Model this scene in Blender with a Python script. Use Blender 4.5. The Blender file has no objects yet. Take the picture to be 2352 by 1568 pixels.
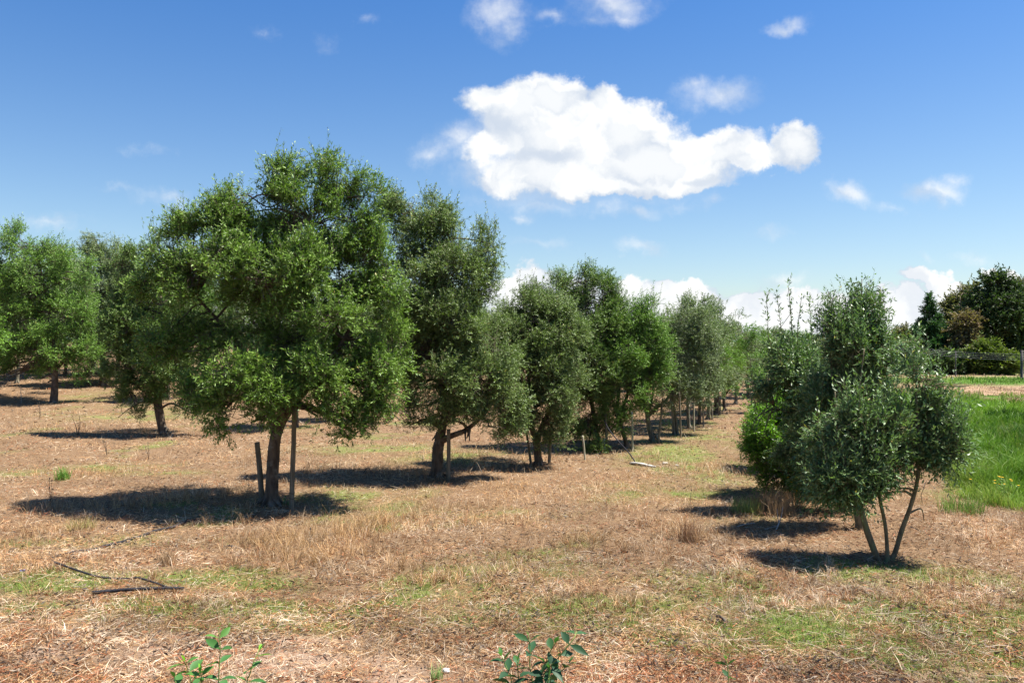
import bpy, math, random
import numpy as np
random.seed(7)
rng = np.random.default_rng(11)
S = bpy.context.scene
C = S.collection
R = math.radians

# ------------------------------------------------------------------ camera, sun, sky, exposure
CAMH = 2.7          # metres above the flat ground
F = 1882.0          # focal length in units of the 2352 wide layout grid
CX, CY = 1176.0, 784.0
cam = bpy.data.objects.new('camera', bpy.data.cameras.new('camera'))
C.objects.link(cam)
cam.location = (0, 0, CAMH)
cam.rotation_euler = (R(90), 0, 0)
cam.data.lens = 36.0 * F / 2352.0
cam.data.sensor_width = 36.0
cam.data.clip_start = 0.05
cam.data.clip_end = 20000
S.camera = cam
SUN_EL, SUN_AZ = 64.0, 88.5       # azimuth clockwise from +Y (north)
sun_d = bpy.data.lights.new('sun', 'SUN')
sun_d.energy = 5.0
sun_d.angle = R(0.53)
sun_d.color = (1.0, 0.95, 0.87)
sun = bpy.data.objects.new('sun', sun_d)
C.objects.link(sun)
sx, sy, sz = (math.cos(R(SUN_EL)) * math.sin(R(SUN_AZ)), math.cos(R(SUN_EL)) * math.cos(R(SUN_AZ)), math.sin(R(SUN_EL)))
from mathutils import Vector
sun.rotation_euler = Vector((sx, sy, sz)).to_track_quat('Z', 'Y').to_euler()
sun.location = (20, 0, 40)
S.view_settings.view_transform = 'Standard'
S.view_settings.look = 'None'
S.view_settings.exposure = 1.35
S.view_settings.gamma = 1.0
S.cycles.max_bounces = 6
S.cycles.diffuse_bounces = 2
S.cycles.transmission_bounces = 4
S.cycles.transparent_max_bounces = 4

W = bpy.data.worlds.new('World')
S.world = W
W.use_nodes = True
nt = W.node_tree
N, Lk = nt.nodes, nt.links
N.clear()

def nd(tree, typ, **kw):
    n = tree.nodes.new(typ)
    for k, v in kw.items():
        setattr(n, k, v)
    return n

def sock(tree, n, idx, v):
    if isinstance(v, (int, float)):
        n.inputs[idx].default_value = v
    elif isinstance(v, (tuple, list)):
        n.inputs[idx].default_value = v
    elif v is not None:
        tree.links.new(v, n.inputs[idx])

def mth(tree, op, a, b=None, c=None, clamp=False):
    n = nd(tree, 'ShaderNodeMath', operation=op, use_clamp=clamp)
    sock(tree, n, 0, a); sock(tree, n, 1, b); sock(tree, n, 2, c)
    return n.outputs[0]

def vmth(tree, op, a, b=None, c=None, out=0):
    n = nd(tree, 'ShaderNodeVectorMath', operation=op)
    sock(tree, n, 0, a); sock(tree, n, 1, b)
    if c is not None: sock(tree, n, 2, c)
    return n.outputs[out]

def mixc(tree, fac, a, b, blend='MIX'):
    n = nd(tree, 'ShaderNodeMix', data_type='RGBA', blend_type=blend)
    sock(tree, n, 0, fac)
    for i, v in ((6, a), (7, b)):
        if isinstance(v, tuple):
            n.inputs[i].default_value = v if len(v) == 4 else (*v, 1)
        else:
            tree.links.new(v, n.inputs[i])
    return n.outputs[2]

def maprange(tree, v, a, b, c=0.0, d=1.0, smooth=True):
    n = nd(tree, 'ShaderNodeMapRange', interpolation_type='SMOOTHSTEP' if smooth else 'LINEAR')
    sock(tree, n, 0, v); sock(tree, n, 1, a); sock(tree, n, 2, b); sock(tree, n, 3, c); sock(tree, n, 4, d)
    return n.outputs[0]

def noise(tree, vec, scale, detail=4, rough=0.5, dist=0.0, out='Fac'):
    n = nd(tree, 'ShaderNodeTexNoise')
    if vec is not None: tree.links.new(vec, n.inputs['Vector'])
    n.inputs['Scale'].default_value = scale
    n.inputs['Detail'].default_value = detail
    n.inputs['Roughness'].default_value = rough
    n.inputs['Distortion'].default_value = dist
    return n.outputs[out]

def build_world():
    t = nt
    out = nd(t, 'ShaderNodeOutputWorld')
    bg = nd(t, 'ShaderNodeBackground')
    sky = nd(t, 'ShaderNodeTexSky', sky_type='NISHITA')
    sky.sun_disc = False
    sky.sun_elevation = R(SUN_EL)
    sky.sun_rotation = R(SUN_AZ)
    sky.altitude = 50
    sky.air_density = 1.0
    sky.dust_density = 0.6
    sky.ozone_density = 2.5
    tc = nd(t, 'ShaderNodeTexCoord').outputs['Generated']
    sep = nd(t, 'ShaderNodeSeparateXYZ'); t.links.new(tc, sep.inputs[0])
    x, y, z = sep.outputs
    # a deeper blue overhead
    hs = nd(t, 'ShaderNodeHueSaturation')
    hs.inputs['Hue'].default_value = 0.5
    hs.inputs['Saturation'].default_value = 1.15
    hs.inputs['Value'].default_value = 1.0
    t.links.new(sky.outputs[0], hs.inputs['Color'])
    up = maprange(t, z, 0.10, 0.50)
    tint = mixc(t, up, (1.08, 1.08, 1.10), (0.53, 0.885, 1.22))
    skyc = mixc(t, 1.0, hs.outputs[0], tint, 'MULTIPLY')
    # direction on a plane in front (world +Y), clouds have fixed bearings there
    ys = mth(t, 'MAXIMUM', y, 0.02)
    u = mth(t, 'DIVIDE', x, ys)
    v = mth(t, 'DIVIDE', z, ys)
    cmb = nd(t, 'ShaderNodeCombineXYZ'); t.links.new(u, cmb.inputs[0]); t.links.new(v, cmb.inputs[1])
    uv = cmb.outputs[0]
    # warp the cloud outlines
    n1 = noise(t, uv, 9.0, 6, 0.6, 0, 'Color')
    w1 = vmth(t, 'SUBTRACT', n1, (0.5, 0.5, 0.5))
    uvw = vmth(t, 'MULTIPLY_ADD', w1, (0.085, 0.075, 0.0), uv)
    n1b = noise(t, uv, 34.0, 5, 0.62, 0, 'Color')
    w2 = vmth(t, 'SUBTRACT', n1b, (0.5, 0.5, 0.5))
    uvw = vmth(t, 'MULTIPLY_ADD', w2, (0.026, 0.024, 0.0), uvw)

    def field(blobs, co):
        acc = None
        for (qx, qy, rx, ry, amp) in blobs:
            c = ((qx - CX) / F, (CY - qy) / F, 0)
            d = vmth(t, 'SUBTRACT', co, c)
            d = vmth(t, 'MULTIPLY', d, (F / rx / 1.1, F / ry / 1.1, 0))
            l = vmth(t, 'LENGTH', d, out=1)
            s = mth(t, 'MULTIPLY_ADD', l, -amp, amp)
            acc = s if acc is None else mth(t, 'SMOOTH_MAX', acc, s, 0.2)
        return acc
    thick = [(1190, 240, 130, 75, 1), (1270, 220, 90, 60, 1), (1390, 230, 55, 50, 1), (1130, 235, 60, 55, 1),
             (1300, 300, 220, 95, 1), (1450, 290, 110, 75, 1), (1480, 370, 270, 75, 1), (1300, 395, 220, 60, 1),
             (1640, 350, 130, 55, 1), (1830, 345, 62, 58, 1), (1740, 370, 90, 32, 1), (1540, 420, 150, 28, 1), (1180, 410, 110, 42, .8), (1110, 350, 80, 40, .6), (1420, 430, 180, 26, 1)]
    band = [(1222, 655, 60, 40, 1), (1165, 680, 70, 40, 1), (1330, 660, 50, 22, .8), (1440, 690, 90, 38, 1), (1560, 670, 70, 26, 1), (1570, 700, 110, 34, 1),
            (1720, 680, 70, 24, 1), (1730, 710, 150, 26, .8), (1510, 735, 200, 26, .7), (1860, 690, 100, 28, .9),
            (2070, 700, 110, 30, .7), (2130, 645, 55, 18, 1), (2200, 690, 60, 20, .9), (2180, 665, 50, 14, .8), (2310, 630, 40, 14, .7), (1950, 740, 260, 34, .55),
            (900, 690, 120, 30, .8), (600, 700, 160, 30, .8), (1300, 730, 260, 26, .6)]
    wisp = [(1150, 35, 85, 50, .6), (1170, 70, 50, 40, .5), (1265, 50, 50, 26, .45), (1400, 5, 130, 45, .7), (1440, 30, 70, 34, .6), (1360, 50, 50, 25, .4), (1800, 55, 62, 24, .65),
            (1650, 220, 110, 42, .62), (1600, 200, 60, 28, .5), (1945, 452, 62, 36, .85), (2150, 430, 75, 42, .8), (2190, 400, 40, 24, .55),
            (1470, 490, 55, 24, .5), (1210, 495, 40, 18, .55), (1465, 575, 62, 22, .5), (1240, 565, 90, 16, .3), (1655, 470, 30, 20, .4),
            (100, 505, 120, 26, .38), (380, 455, 90, 26, .4), (260, 440, 40, 14, .25), (1800, 640, 75, 22, .65), (1760, 545, 60, 14, .25),
            (2260, 595, 70, 18, .35), (2120, 605, 40, 12, .3), (605, 75, 36, 18, .25), (862, 40, 30, 20, .28), (985, 350, 50, 40, .55), (1050, 330, 50, 45, .7), (1090, 390, 70, 40, .6),
            (1240, 470, 110, 24, .45), (1380, 480, 90, 22, .35), (340, 345, 60, 14, .2), (760, 85, 30, 14, .15), (1560, 470, 60, 16, .3),
            (2050, 480, 50, 16, .3), (1100, 460, 60, 20, .25), (1230, 440, 170, 45, .62), (1450, 440, 200, 32, .5), (1090, 330, 100, 60, .6), (1150, 400, 130, 50, .7)]
    det = noise(t, uv, 26.0, 7, 0.62)
    det2 = noise(t, uv, 8.0, 5, 0.55)
    det3 = noise(t, uv, 90.0, 4, 0.6)
    nsum = mth(t, 'ADD', mth(t, 'MULTIPLY_ADD', det, 0.62, -0.31), mth(t, 'MULTIPLY_ADD', det3, 0.22, -0.11))
    f1 = mth(t, 'ADD', field(thick, uvw), mth(t, 'MULTIPLY', nsum, 0.75))
    a1 = maprange(t, f1, 0.0, 0.34)
    f2 = mth(t, 'ADD', mth(t, 'ADD', field(band, uvw), 0.15), mth(t, 'MULTIPLY', nsum, 1.6))
    a2 = mth(t, 'MULTIPLY', maprange(t, f2, 0.02, 0.34), 1.0)
    f3 = mth(t, 'ADD', field(wisp, uvw), mth(t, 'MULTIPLY', nsum, 1.0))
    a3 = mth(t, 'MULTIPLY', maprange(t, f3, -0.05, 0.95), 0.8)
    # thin veil low over the horizon
    hor = mth(t, 'MULTIPLY', maprange(t, v, 0.075, 0.015), maprange(t, det2, 0.25, 0.7))
    a4 = mth(t, 'MULTIPLY', hor, 0.3)
    al = mth(t, 'MAXIMUM', mth(t, 'MAXIMUM', a1, a2), mth(t, 'MAXIMUM', a3, a4), clamp=True)
    front = maprange(t, y, 0.02, 0.15)
    al = mth(t, 'MULTIPLY', al, front)
    # cloud body: shading painted as white tops, faint grey folds and undersides
    fold = noise(t, vmth(t, 'ADD', uvw, (0.013, 0.02, 0)), 15.0, 5, 0.5)
    shade = maprange(t, fold, 0.36, 0.58)
    thickf = maprange(t, f1, 0.2, 0.8)
    g = mth(t, 'MAXIMUM', shade, mth(t, 'MULTIPLY', thickf, 0.75))
    low = maprange(t, v, 0.02, 0.075)
    g = mth(t, 'MULTIPLY', g, mth(t, 'MULTIPLY_ADD', low, 0.25, 0.75))
    # grey painted on the thick cloud's base, as if shaded by its body above
    above = field(thick, vmth(t, 'ADD', uvw, (0.010, 0.034, 0.0)))
    under = maprange(t, mth(t, 'SUBTRACT', above, field(thick, uvw)), 0.02, 0.5)
    under = mth(t, 'MULTIPLY', under, maprange(t, f1, -0.15, 0.1))
    g = mth(t, 'MULTIPLY', g, mth(t, 'MULTIPLY_ADD', under, -0.8, 1.0))
    g = mth(t, 'MAXIMUM', g, mth(t, 'MULTIPLY', maprange(t, f2, 0.12, 0.4), mth(t, 'MULTIPLY_ADD', shade, 0.5, 0.5)))
    cc = mixc(t, g, (4.6, 5.2, 6.1), (7.6, 7.65, 7.6))
    col = mixc(t, al, skyc, cc)
    t.links.new(col, bg.inputs[0])
    bg.inputs[1].default_value = 0.0545
    t.links.new(bg.outputs[0], out.inputs[0])
build_world()

# ------------------------------------------------------------------ numeric helpers
def _hash(ix, iy, seed):
    h = np.sin(ix * 127.1 + iy * 311.7 + seed * 74.7) * 43758.5453
    return h - np.floor(h)

def vnoise(x, y, seed=0):
    xi, yi = np.floor(x), np.floor(y)
    fx, fy = x - xi, y - yi
    fx, fy = fx * fx * (3 - 2 * fx), fy * fy * (3 - 2 * fy)
    a, b = _hash(xi, yi, seed), _hash(xi + 1, yi, seed)
    c, d = _hash(xi, yi + 1, seed), _hash(xi + 1, yi + 1, seed)
    return (a * (1 - fx) + b * fx) * (1 - fy) + (c * (1 - fx) + d * fx) * fy

def fbm(x, y, seed=0, oct=4):
    s, a, t = 0.0, 1.0, 0.0
    for i in range(oct):
        s = s + a * vnoise(x * 2 ** i, y * 2 ** i, seed + i * 13)
        t += a
        a *= 0.5
    return s / t

def sstep(a, b, x):
    t = np.clip((x - a) / (b - a), 0, 1)
    return t * t * (3 - 2 * t)

def field_d(x, y):
    """signed distance-like value: > 0 inside the green field on the right"""
    x, y = np.asarray(x, float), np.asarray(y, float)
    bx = np.where(y < 14.7, 7.85 + (14.7 - y) * 0.16, 7.85 + np.minimum(y - 14.7, 16) * 0.40 + np.maximum(y - 30.7, 0) * 0.12)
    return x - bx + 0.9 * (fbm(x * 1.1, y * 1.1, 5, 4) - 0.5)

def gz(x, y):
    x, y = np.asarray(x, float), np.asarray(y, float)
    z = 0.16 * (fbm(x * 0.45, y * 0.45, 3, 3) - 0.5) + 0.05 * (fbm(x * 2.1, y * 2.1, 9, 3) - 0.5)
    z = z * sstep(400, 60, y)
    fd = field_d(x, y)
    z = z - 0.85 * sstep(0.0, 16, fd) - 0.1 * sstep(0, 1.2, fd)
    z = z + 1.1 * sstep(27, 46, y) * sstep(-5, -14, x - 0.1 * y) + 1.6 * sstep(50, 130, y) * sstep(5, -25, x)
    return z

def P(qx, qy, D):
    return ((qx - CX) / F * D, D, CAMH + (CY - qy) / F * D)

def G(qx, qy):
    """point of the ground seen at layout position (qx, qy)"""
    u, v = (qx - CX) / F, (qy - CY) / F
    D = CAMH / v
    for _ in range(30):
        D = 0.5 * D + 0.5 * (CAMH - float(gz(u * D, D))) / v
    return (u * D, D, float(gz(u * D, D)))

def px(x, y):
    return (x * 0.784, y * 0.784)

# ------------------------------------------------------------------ object helpers
def props(o, label=None, cat=None, group=None, kind=None):
    if label: o['label'] = label
    if cat: o['category'] = cat
    if group: o['group'] = group
    if kind: o['kind'] = kind
    return o

def empty(name, loc, label, cat, group=None):
    o = bpy.data.objects.new(name, None)
    o.empty_display_size = 0.3
    o.location = loc
    C.objects.link(o)
    return props(o, label, cat, group)

def link_mesh(name, me, mat, parent=None, loc=None):
    if mat is not None:
        for m in (mat if isinstance(mat, (list, tuple)) else [mat]):
            me.materials.append(m)
    o = bpy.data.objects.new(name, me)
    C.objects.link(o)
    if parent: o.parent = parent
    if loc is not None: o.location = loc
    return o

def np_mesh(name, V, Fi, k, cols=None, smooth=False):
    """V (n,3); Fi (m,k) face indices; cols (m,3) face colour"""
    me = bpy.data.meshes.new(name)
    V = np.ascontiguousarray(V, dtype=np.float32); Fi = np.ascontiguousarray(Fi, dtype=np.int32)
    me.vertices.add(len(V)); me.vertices.foreach_set('co', V.ravel())
    me.loops.add(Fi.size); me.loops.foreach_set('vertex_index', Fi.ravel())
    me.polygons.add(len(Fi)); me.polygons.foreach_set('loop_start', np.arange(0, Fi.size, k, dtype=np.int32))
    me.update(calc_edges=True)
    if smooth:
        me.polygons.foreach_set('use_smooth', np.ones(len(Fi), dtype=bool))
    if cols is not None:
        a = me.attributes.new('Col', 'FLOAT_COLOR', 'FACE')
        c4 = np.ones((len(Fi), 4), dtype=np.float32); c4[:, :3] = cols
        a.data.foreach_set('color', c4.ravel())
    return me

def unit(v):
    return v / np.maximum(np.linalg.norm(v, axis=-1, keepdims=True), 1e-9)

def quads_from(Pa, Pb, Pc, Pd):
    n = len(Pa)
    V = np.stack([Pa, Pb, Pc, Pd], 1).reshape(-1, 3)
    return V, np.arange(4 * n).reshape(n, 4)

class Tubes:
    """collects tapered tubes (paths with radii) for one mesh"""
    def __init__(self): self.V, self.F, self.n = [], [], 0
    def path(self, pts, rad, sides=8, wob=0.0, cap=True):
        pts = np.asarray(pts, float); rad = np.asarray(rad, float)
        m = len(pts)
        T = np.gradient(pts, axis=0); T = unit(T)
        ref = np.array([0.31, 0.12, 0.94]) if abs(unit(pts[-1] - pts[0])[2]) < 0.8 else np.array([0.9, 0.4, 0.1])
        A = unit(np.cross(T, ref)); B = np.cross(T, A)
        th = np.linspace(0, 2 * math.pi, sides, endpoint=False)
        r = rad[:, None] * (1 + wob * (rng.random((m, sides)) - 0.5) + wob * 0.8 * np.sin(th * 3 + 1)[None, :])
        ring = pts[:, None, :] + r[..., None] * (np.cos(th)[None, :, None] * A[:, None, :] + np.sin(th)[None, :, None] * B[:, None, :])
        self.V.append(ring.reshape(-1, 3))
        i = np.arange(m - 1)[:, None] * sides; j = np.arange(sides)[None, :]; j2 = (j + 1) % sides
        f = np.stack([i + j, i + j2, i + sides + j2, i + sides + j], -1).reshape(-1, 4) + self.n
        self.F.append(f)
        self.n += m * sides
        if cap:
            for e, k in ((0, 0), (m - 1, 1)):
                c = self.n; self.V.append(pts[e][None, :]); self.n += 1
                b = c - (m * sides) - k if False else None
                base = c - k - m * sides + e * sides
                jj = np.arange(0, sides, 2)
                f = np.stack([np.full(len(jj), c), base + jj, base + (jj + 1) % sides, base + (jj + 2) % sides], -1)
                self.F.append(f)
    def segs(self, A0, B0, ra, rb):
        """many straight 3 sided twigs at once; A0,B0 (n,3)"""
        n = len(A0)
        if n == 0: return
        T = unit(B0 - A0); X = unit(np.cross(T, np.array([0.3, 0.5, 0.81]))); Y = np.cross(T, X)
        vs = []
        for (Q, r) in ((A0, ra), (B0, rb)):
            r = np.broadcast_to(np.asarray(r, float), (n,))[:, None]
            for k in range(3):
                a = k * 2.0944
                vs.append(Q + r * (math.cos(a) * X + math.sin(a) * Y))
        V = np.stack(vs, 1).reshape(-1, 3)
        base = np.arange(n)[:, None] * 6
        f = np.concatenate([base + np.array([k, (k + 1) % 3, 3 + (k + 1) % 3, 3 + k]) for k in range(3)], 0) + self.n
        self.V.append(V); self.F.append(f); self.n += 6 * n
    def mesh(self, name, smooth=True):
        return np_mesh(name, np.concatenate(self.V), np.concatenate(self.F), 4, None, smooth)

def smooth_path(pts, n=5):
    """Catmull-Rom through points (any dimension)"""
    p = np.asarray(pts, float)
    p = np.vstack([2 * p[0] - p[1], p, 2 * p[-1] - p[-2]])
    out = []
    for i in range(1, len(p) - 2):
        for t in np.linspace(0, 1, n, endpoint=False):
            a, b, c, d = p[i - 1], p[i], p[i + 1], p[i + 2]
            out.append(0.5 * ((2 * b) + (-a + c) * t + (2 * a - 5 * b + 4 * c - d) * t * t + (-a + 3 * b - 3 * c + d) * t ** 3))
    out.append(p[-2])
    return np.array(out)

# ------------------------------------------------------------------ materials
def mat(name):
    m = bpy.data.materials.new(name)
    m.use_nodes = True
    m.node_tree.nodes.clear()
    return m, m.node_tree

def leaf_mat(name, under=(0.17, 0.22, 0.11), under_amt=0.45, trans=0.2, rough=0.42, spec=0.45):
    m, t = mat(name)
    out = nd(t, 'ShaderNodeOutputMaterial')
    col = nd(t, 'ShaderNodeAttribute', attribute_name='Col').outputs['Color']
    geo = nd(t, 'ShaderNodeNewGeometry')
    fac = mth(t, 'MULTIPLY', geo.outputs['Backfacing'], under_amt)
    c2 = mixc(t, fac, col, under)
    p = nd(t, 'ShaderNodeBsdfPrincipled')
    t.links.new(c2, p.inputs['Base Color'])
    p.inputs['Roughness'].default_value = rough
    p.inputs['Specular IOR Level'].default_value = spec
    tr = nd(t, 'ShaderNodeBsdfTranslucent')
    t.links.new(mixc(t, 1.0, col, (1.25, 1.5, 0.55), 'MULTIPLY'), tr.inputs[0])
    mx = nd(t, 'ShaderNodeMixShader'); mx.inputs[0].default_value = trans
    t.links.new(p.outputs[0], mx.inputs[1]); t.links.new(tr.outputs[0], mx.inputs[2])
    t.links.new(mx.outputs[0], out.inputs[0])
    return m

def straw_mat(name, rough=0.6, trans=0.2, spec=0.3):
    m, t = mat(name)
    out = nd(t, 'ShaderNodeOutputMaterial')
    col = nd(t, 'ShaderNodeAttribute', attribute_name='Col').outputs['Color']
    p = nd(t, 'ShaderNodeBsdfPrincipled')
    t.links.new(col, p.inputs['Base Color'])
    p.inputs['Roughness'].default_value = rough
    p.inputs['Specular IOR Level'].default_value = spec
    tr = nd(t, 'ShaderNodeBsdfTranslucent'); t.links.new(col, tr.inputs[0])
    mx = nd(t, 'ShaderNodeMixShader'); mx.inputs[0].default_value = trans
    t.links.new(p.outputs[0], mx.inputs[1]); t.links.new(tr.outputs[0], mx.inputs[2])
    t.links.new(mx.outputs[0], out.inputs[0])
    return m

def rough_mat(name, c1, c2, scale=12, rough=0.9, bump=0.4, stretch=(1, 1, 1), c3=None, detail=6, spec=0.2):
    m, t = mat(name)
    out = nd(t, 'ShaderNodeOutputMaterial')
    tc = nd(t, 'ShaderNodeTexCoord').outputs['Object']
    vec = vmth(t, 'MULTIPLY', tc, stretch)
    n = noise(t, vec, scale, detail, 0.6)
    col = mixc(t, maprange(t, n, 0.32, 0.68), c1, c2)
    if c3 is not None:
        n2 = noise(t, tc, scale * 0.35, 4, 0.6)
        col = mixc(t, maprange(t, n2, 0.5, 0.66), col, c3)
    p = nd(t, 'ShaderNodeBsdfPrincipled')
    t.links.new(col, p.inputs['Base Color'])
    p.inputs['Roughness'].default_value = rough
    p.inputs['Specular IOR Level'].default_value = spec
    b = nd(t, 'ShaderNodeBump'); b.inputs['Strength'].default_value = bump; b.inputs['Distance'].default_value = 0.02
    t.links.new(noise(t, vec, scale * 2.2, 5, 0.65), b.inputs['Height'])
    t.links.new(b.outputs[0], p.inputs['Normal'])
    t.links.new(p.outputs[0], out.inputs[0])
    return m

M_leaf = leaf_mat('olive_leaf', rough=.5, spec=.32)
M_leaf_b = leaf_mat('silvery_leaf', under=(0.22, 0.29, 0.19), under_amt=0.5, rough=0.45, spec=0.4, trans=0.2)
M_leaf_bush = leaf_mat('bush_leaf', under_amt=0.25, trans=0.4)
M_leaf_far = leaf_mat('distant_leaf', under_amt=0.2, trans=0.25, rough=0.6, spec=0.25)
M_sap = leaf_mat('sapling_leaf', under=(0.09, 0.18, 0.06), under_amt=0.4, trans=0.35, rough=0.5, spec=0.3)
M_straw = straw_mat('dry_straw')
M_grass = straw_mat('green_grass', rough=0.5, trans=0.35)
M_bark = rough_mat('bark_brown', (0.055, 0.040, 0.030), (0.13, 0.098, 0.07), 14, stretch=(1, 1, 0.28), bump=0.9, c3=(0.17, 0.15, 0.12))
M_bark_g = rough_mat('bark_grey', (0.085, 0.075, 0.055), (0.22, 0.19, 0.14), 16, stretch=(1, 1, 0.3), bump=0.8, c3=(0.16, 0.17, 0.10))
M_bark_y = rough_mat('bark_young', (0.10, 0.08, 0.05), (0.21, 0.17, 0.10), 22, stretch=(1, 1, 0.3), bump=0.8, c3=(0.15, 0.16, 0.08))
M_stake = rough_mat('weathered_stake', (0.10, 0.085, 0.06), (0.20, 0.17, 0.12), 30, stretch=(1, 1, 0.08), bump=0.5)
M_stake_p = rough_mat('pale_stake', (0.26, 0.24, 0.16), (0.40, 0.37, 0.27), 30, stretch=(1, 1, 0.08), bump=0.4)
M_white_wood = rough_mat('bleached_plank', (0.26, 0.24, 0.21), (0.46, 0.43, 0.39), 30, stretch=(0.1, 1, 1), bump=0.3)
M_hose = rough_mat('black_hose', (0.014, 0.014, 0.017), (0.04, 0.038, 0.042), 40, rough=0.8, bump=0.3, spec=0.2)
M_white = rough_mat('white_plastic', (0.6, 0.62, 0.64), (0.78, 0.78, 0.78), 10, rough=0.4, bump=0.1)
M_blue = rough_mat('blue_plastic', (0.08, 0.10, 0.42), (0.14, 0.18, 0.55), 10, rough=0.4, bump=0.1)
M_stone = rough_mat('pale_stone', (0.42, 0.38, 0.32), (0.62, 0.58, 0.5), 20, bump=0.5)
M_pole = rough_mat('grey_pole', (0.05, 0.045, 0.045), (0.10, 0.09, 0.085), 10, stretch=(1, 1, 0.1))
M_wire = rough_mat('wire_metal', (0.22, 0.22, 0.24), (0.30, 0.30, 0.32), 10, rough=0.5, bump=0.0)
M_petal = rough_mat('yellow_petal', (0.75, 0.42, 0.02), (0.85, 0.55, 0.03), 30, rough=0.6, bump=0.0)
M_hill = rough_mat('distant_hill', (0.035, 0.06, 0.06), (0.06, 0.09, 0.08), 0.01, bump=0.0)  # distance haze put into the blue-green hill colour

# ------------------------------------------------------------------ ground
# patches where short green grass grows: layout x, y, radius in metres across, radius in depth, strength
GREEN = [(40, 1340, .9, .25, 1), (110, 1345, .6, .2, .7), (500, 1330, .9, .2, 1.0), (560, 1312, .35, .12, .8), (300, 1395, 1.0, .22, .6), (760, 1400, 1.3, .3, .75),
         (1000, 1410, .9, .25, .5), (700, 1395, .7, .2, .5), (1330, 1395, 1.0, .25, .8), (1830, 1400, .6, .3, .7), (1870, 1425, 1.1, .5, .95), (1740, 1480, 1.0, .3, .6), (2200, 1330, 1.0, .4, .8),
         (1840, 1460, 1.0, .3, .8), (2080, 1400, .9, .5, .6), (2100, 1440, .8, .25, .7), (2300, 1400, .9, .3, .6), (1450, 1440, .9, .2, .5), (620, 1440, .8, .15, .4),
         (1980, 1310, 1.0, .35, .7), (2150, 1320, .8, .3, .55), (1720, 1340, .9, .3, .35), (1400, 1320, .8, .3, .3),
         (1560, 1057, 1.0, 1.5, .9), (1575, 1040, .8, 1.5, .8), (1600, 1000, .9, 2.2, .55), (1640, 1010, .6, 1.5, .6), (1540, 1125, .9, .7, .8), (1590, 1130, .8, .5, .5), (1480, 1140, .7, .5, .4),
         (1050, 1045, 1.3, 1.2, .5), (900, 1030, 1.6, .8, .7), (330, 955, 2.0, 1.5, .6), (280, 1072, .8, .5, .7), (360, 1085, .8, .4, .45), (30, 1090, 1.0, .6, .3),
         (1650, 1095, .5, 1.5, .5), (2170, 1140, .6, .5, .3), (300, 1240, 1.0, .3, .25), (1120, 1180, 1.0, .5, .25), (20, 1250, .6, .3, .3), (1690, 1190, .5, .3, .3)]
# patches of tall standing dry grass
TALL = [(640, 1250, .7, .5, 1.0), (740, 1240, .8, .5, 1.0), (830, 1215, .8, .5, .9), (700, 1290, .7, .35, .9), (840, 1275, .6, .4, .6), (930, 1190, .7, .4, .8),
        (1000, 1170, .7, .4, .7), (420, 1150, .9, .28, 1), (540, 1142, .6, .3, 1.3), (300, 1165, .8, .25, .9), (160, 1172, .6, .3, .8), (90, 1170, .5, .3, .6),
        (900, 1085, .8, .45, 1.0), (740, 1080, .5, .4, 1.1), (820, 1085, .7, .3, .9), (960, 1095, .5, .3, .8), (980, 1060, .6, .3, .5), (1090, 1050, 1.2, .6, .9), (1160, 1075, .8, .4, .8),
        (1340, 1130, .9, .4, .7), (1240, 1145, .8, .4, .6), (1120, 1200, .7, .4, .6), (1300, 1060, .5, .5, .5), (1580, 1240, .35, .3, 1.0), (1560, 1215, .5, .3, .7),
        (1780, 1165, .5, .3, 1.3), (1830, 1150, .4, .25, 1.1), (1740, 1175, .5, .25, .8), (1600, 1080, .8, .8, .9), (1480, 1050, .6, .6, .7), (60, 985, 2.0, .7, .7), (210, 995, 2.0, .6, .9),
        (110, 950, 1.6, .8, .5), (290, 1000, 1.5, .5, .7), (1040, 1330, .7, .25, .5), (900, 1310, .8, .3, .5), (1330, 1250, .9, .3, .4), (1150, 1290, .8, .3, .4),
        (1480, 1270, .8, .3, .4), (2230, 1215, .6, .4, .5), (2310, 1225, .4, .4, .5), (120, 1220, .9, .3, .5), (250, 1090, 1.0, .5, .5), (560, 1060, 1.0, .5, .5),
        (1180, 1120, .6, .3, .6), (1440, 1100, .9, .4, .5), (500, 1205, .6, .3, .4), (1880, 1020, .4, 1.5, .4)]
BARE = [(60, 1500, 1.3, .18, 1), (330, 1455, .8, .06, .9), (700, 1465, .45, .1, 1), (720, 1520, .9, .25, .9), (760, 1555, .8, .15, .9), (260, 1465, .8, .08, .6), (1500, 1480, .5, .08, .7),
        (1350, 1490, .6, .08, .5), (2000, 1560, 1.4, .1, .7), (400, 1540, .6, .1, .6), (1700, 1545, .8, .1, .5), (2250, 1545, .8, .12, .6), (1260, 1545, .6, .1, .4)]
def _spots(L):
    return [(G(a, b), c, d, e) for (a, b, c, d, e) in L]
GREEN, TALL, BARE = _spots(GREEN), _spots(TALL), _spots(BARE)
def spot(L, x, y):
    s = np.zeros_like(np.asarray(x, float))
    for (g, rx, ry, a) in L:
        s = np.maximum(s, a * np.exp(-(((x - g[0]) / rx) ** 2 + ((y - g[1]) / ry) ** 2) * 0.8))
    return s
def green_amt(x, y):
    n = fbm(x * 1.6, y * 1.6, 21, 4)
    n2 = fbm(x * 7, y * 7, 31, 2)
    base = sstep(0.60, 0.75, fbm(x * 0.55, y * 0.55, 44, 3)) * 0.45
    return np.clip((spot(GREEN, x, y) + base) * (0.35 + 1.5 * sstep(0.35, 0.62, n)) * (0.4 + 1.0 * sstep(0.3, 0.6, n2)), 0, 1.2)
def bare_amt(x, y):
    return np.clip(0.8 * spot(BARE, x, y) * (0.5 + 1.2 * sstep(0.35, 0.65, fbm(x * 3, y * 3, 61, 3))), 0, 1)
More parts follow.
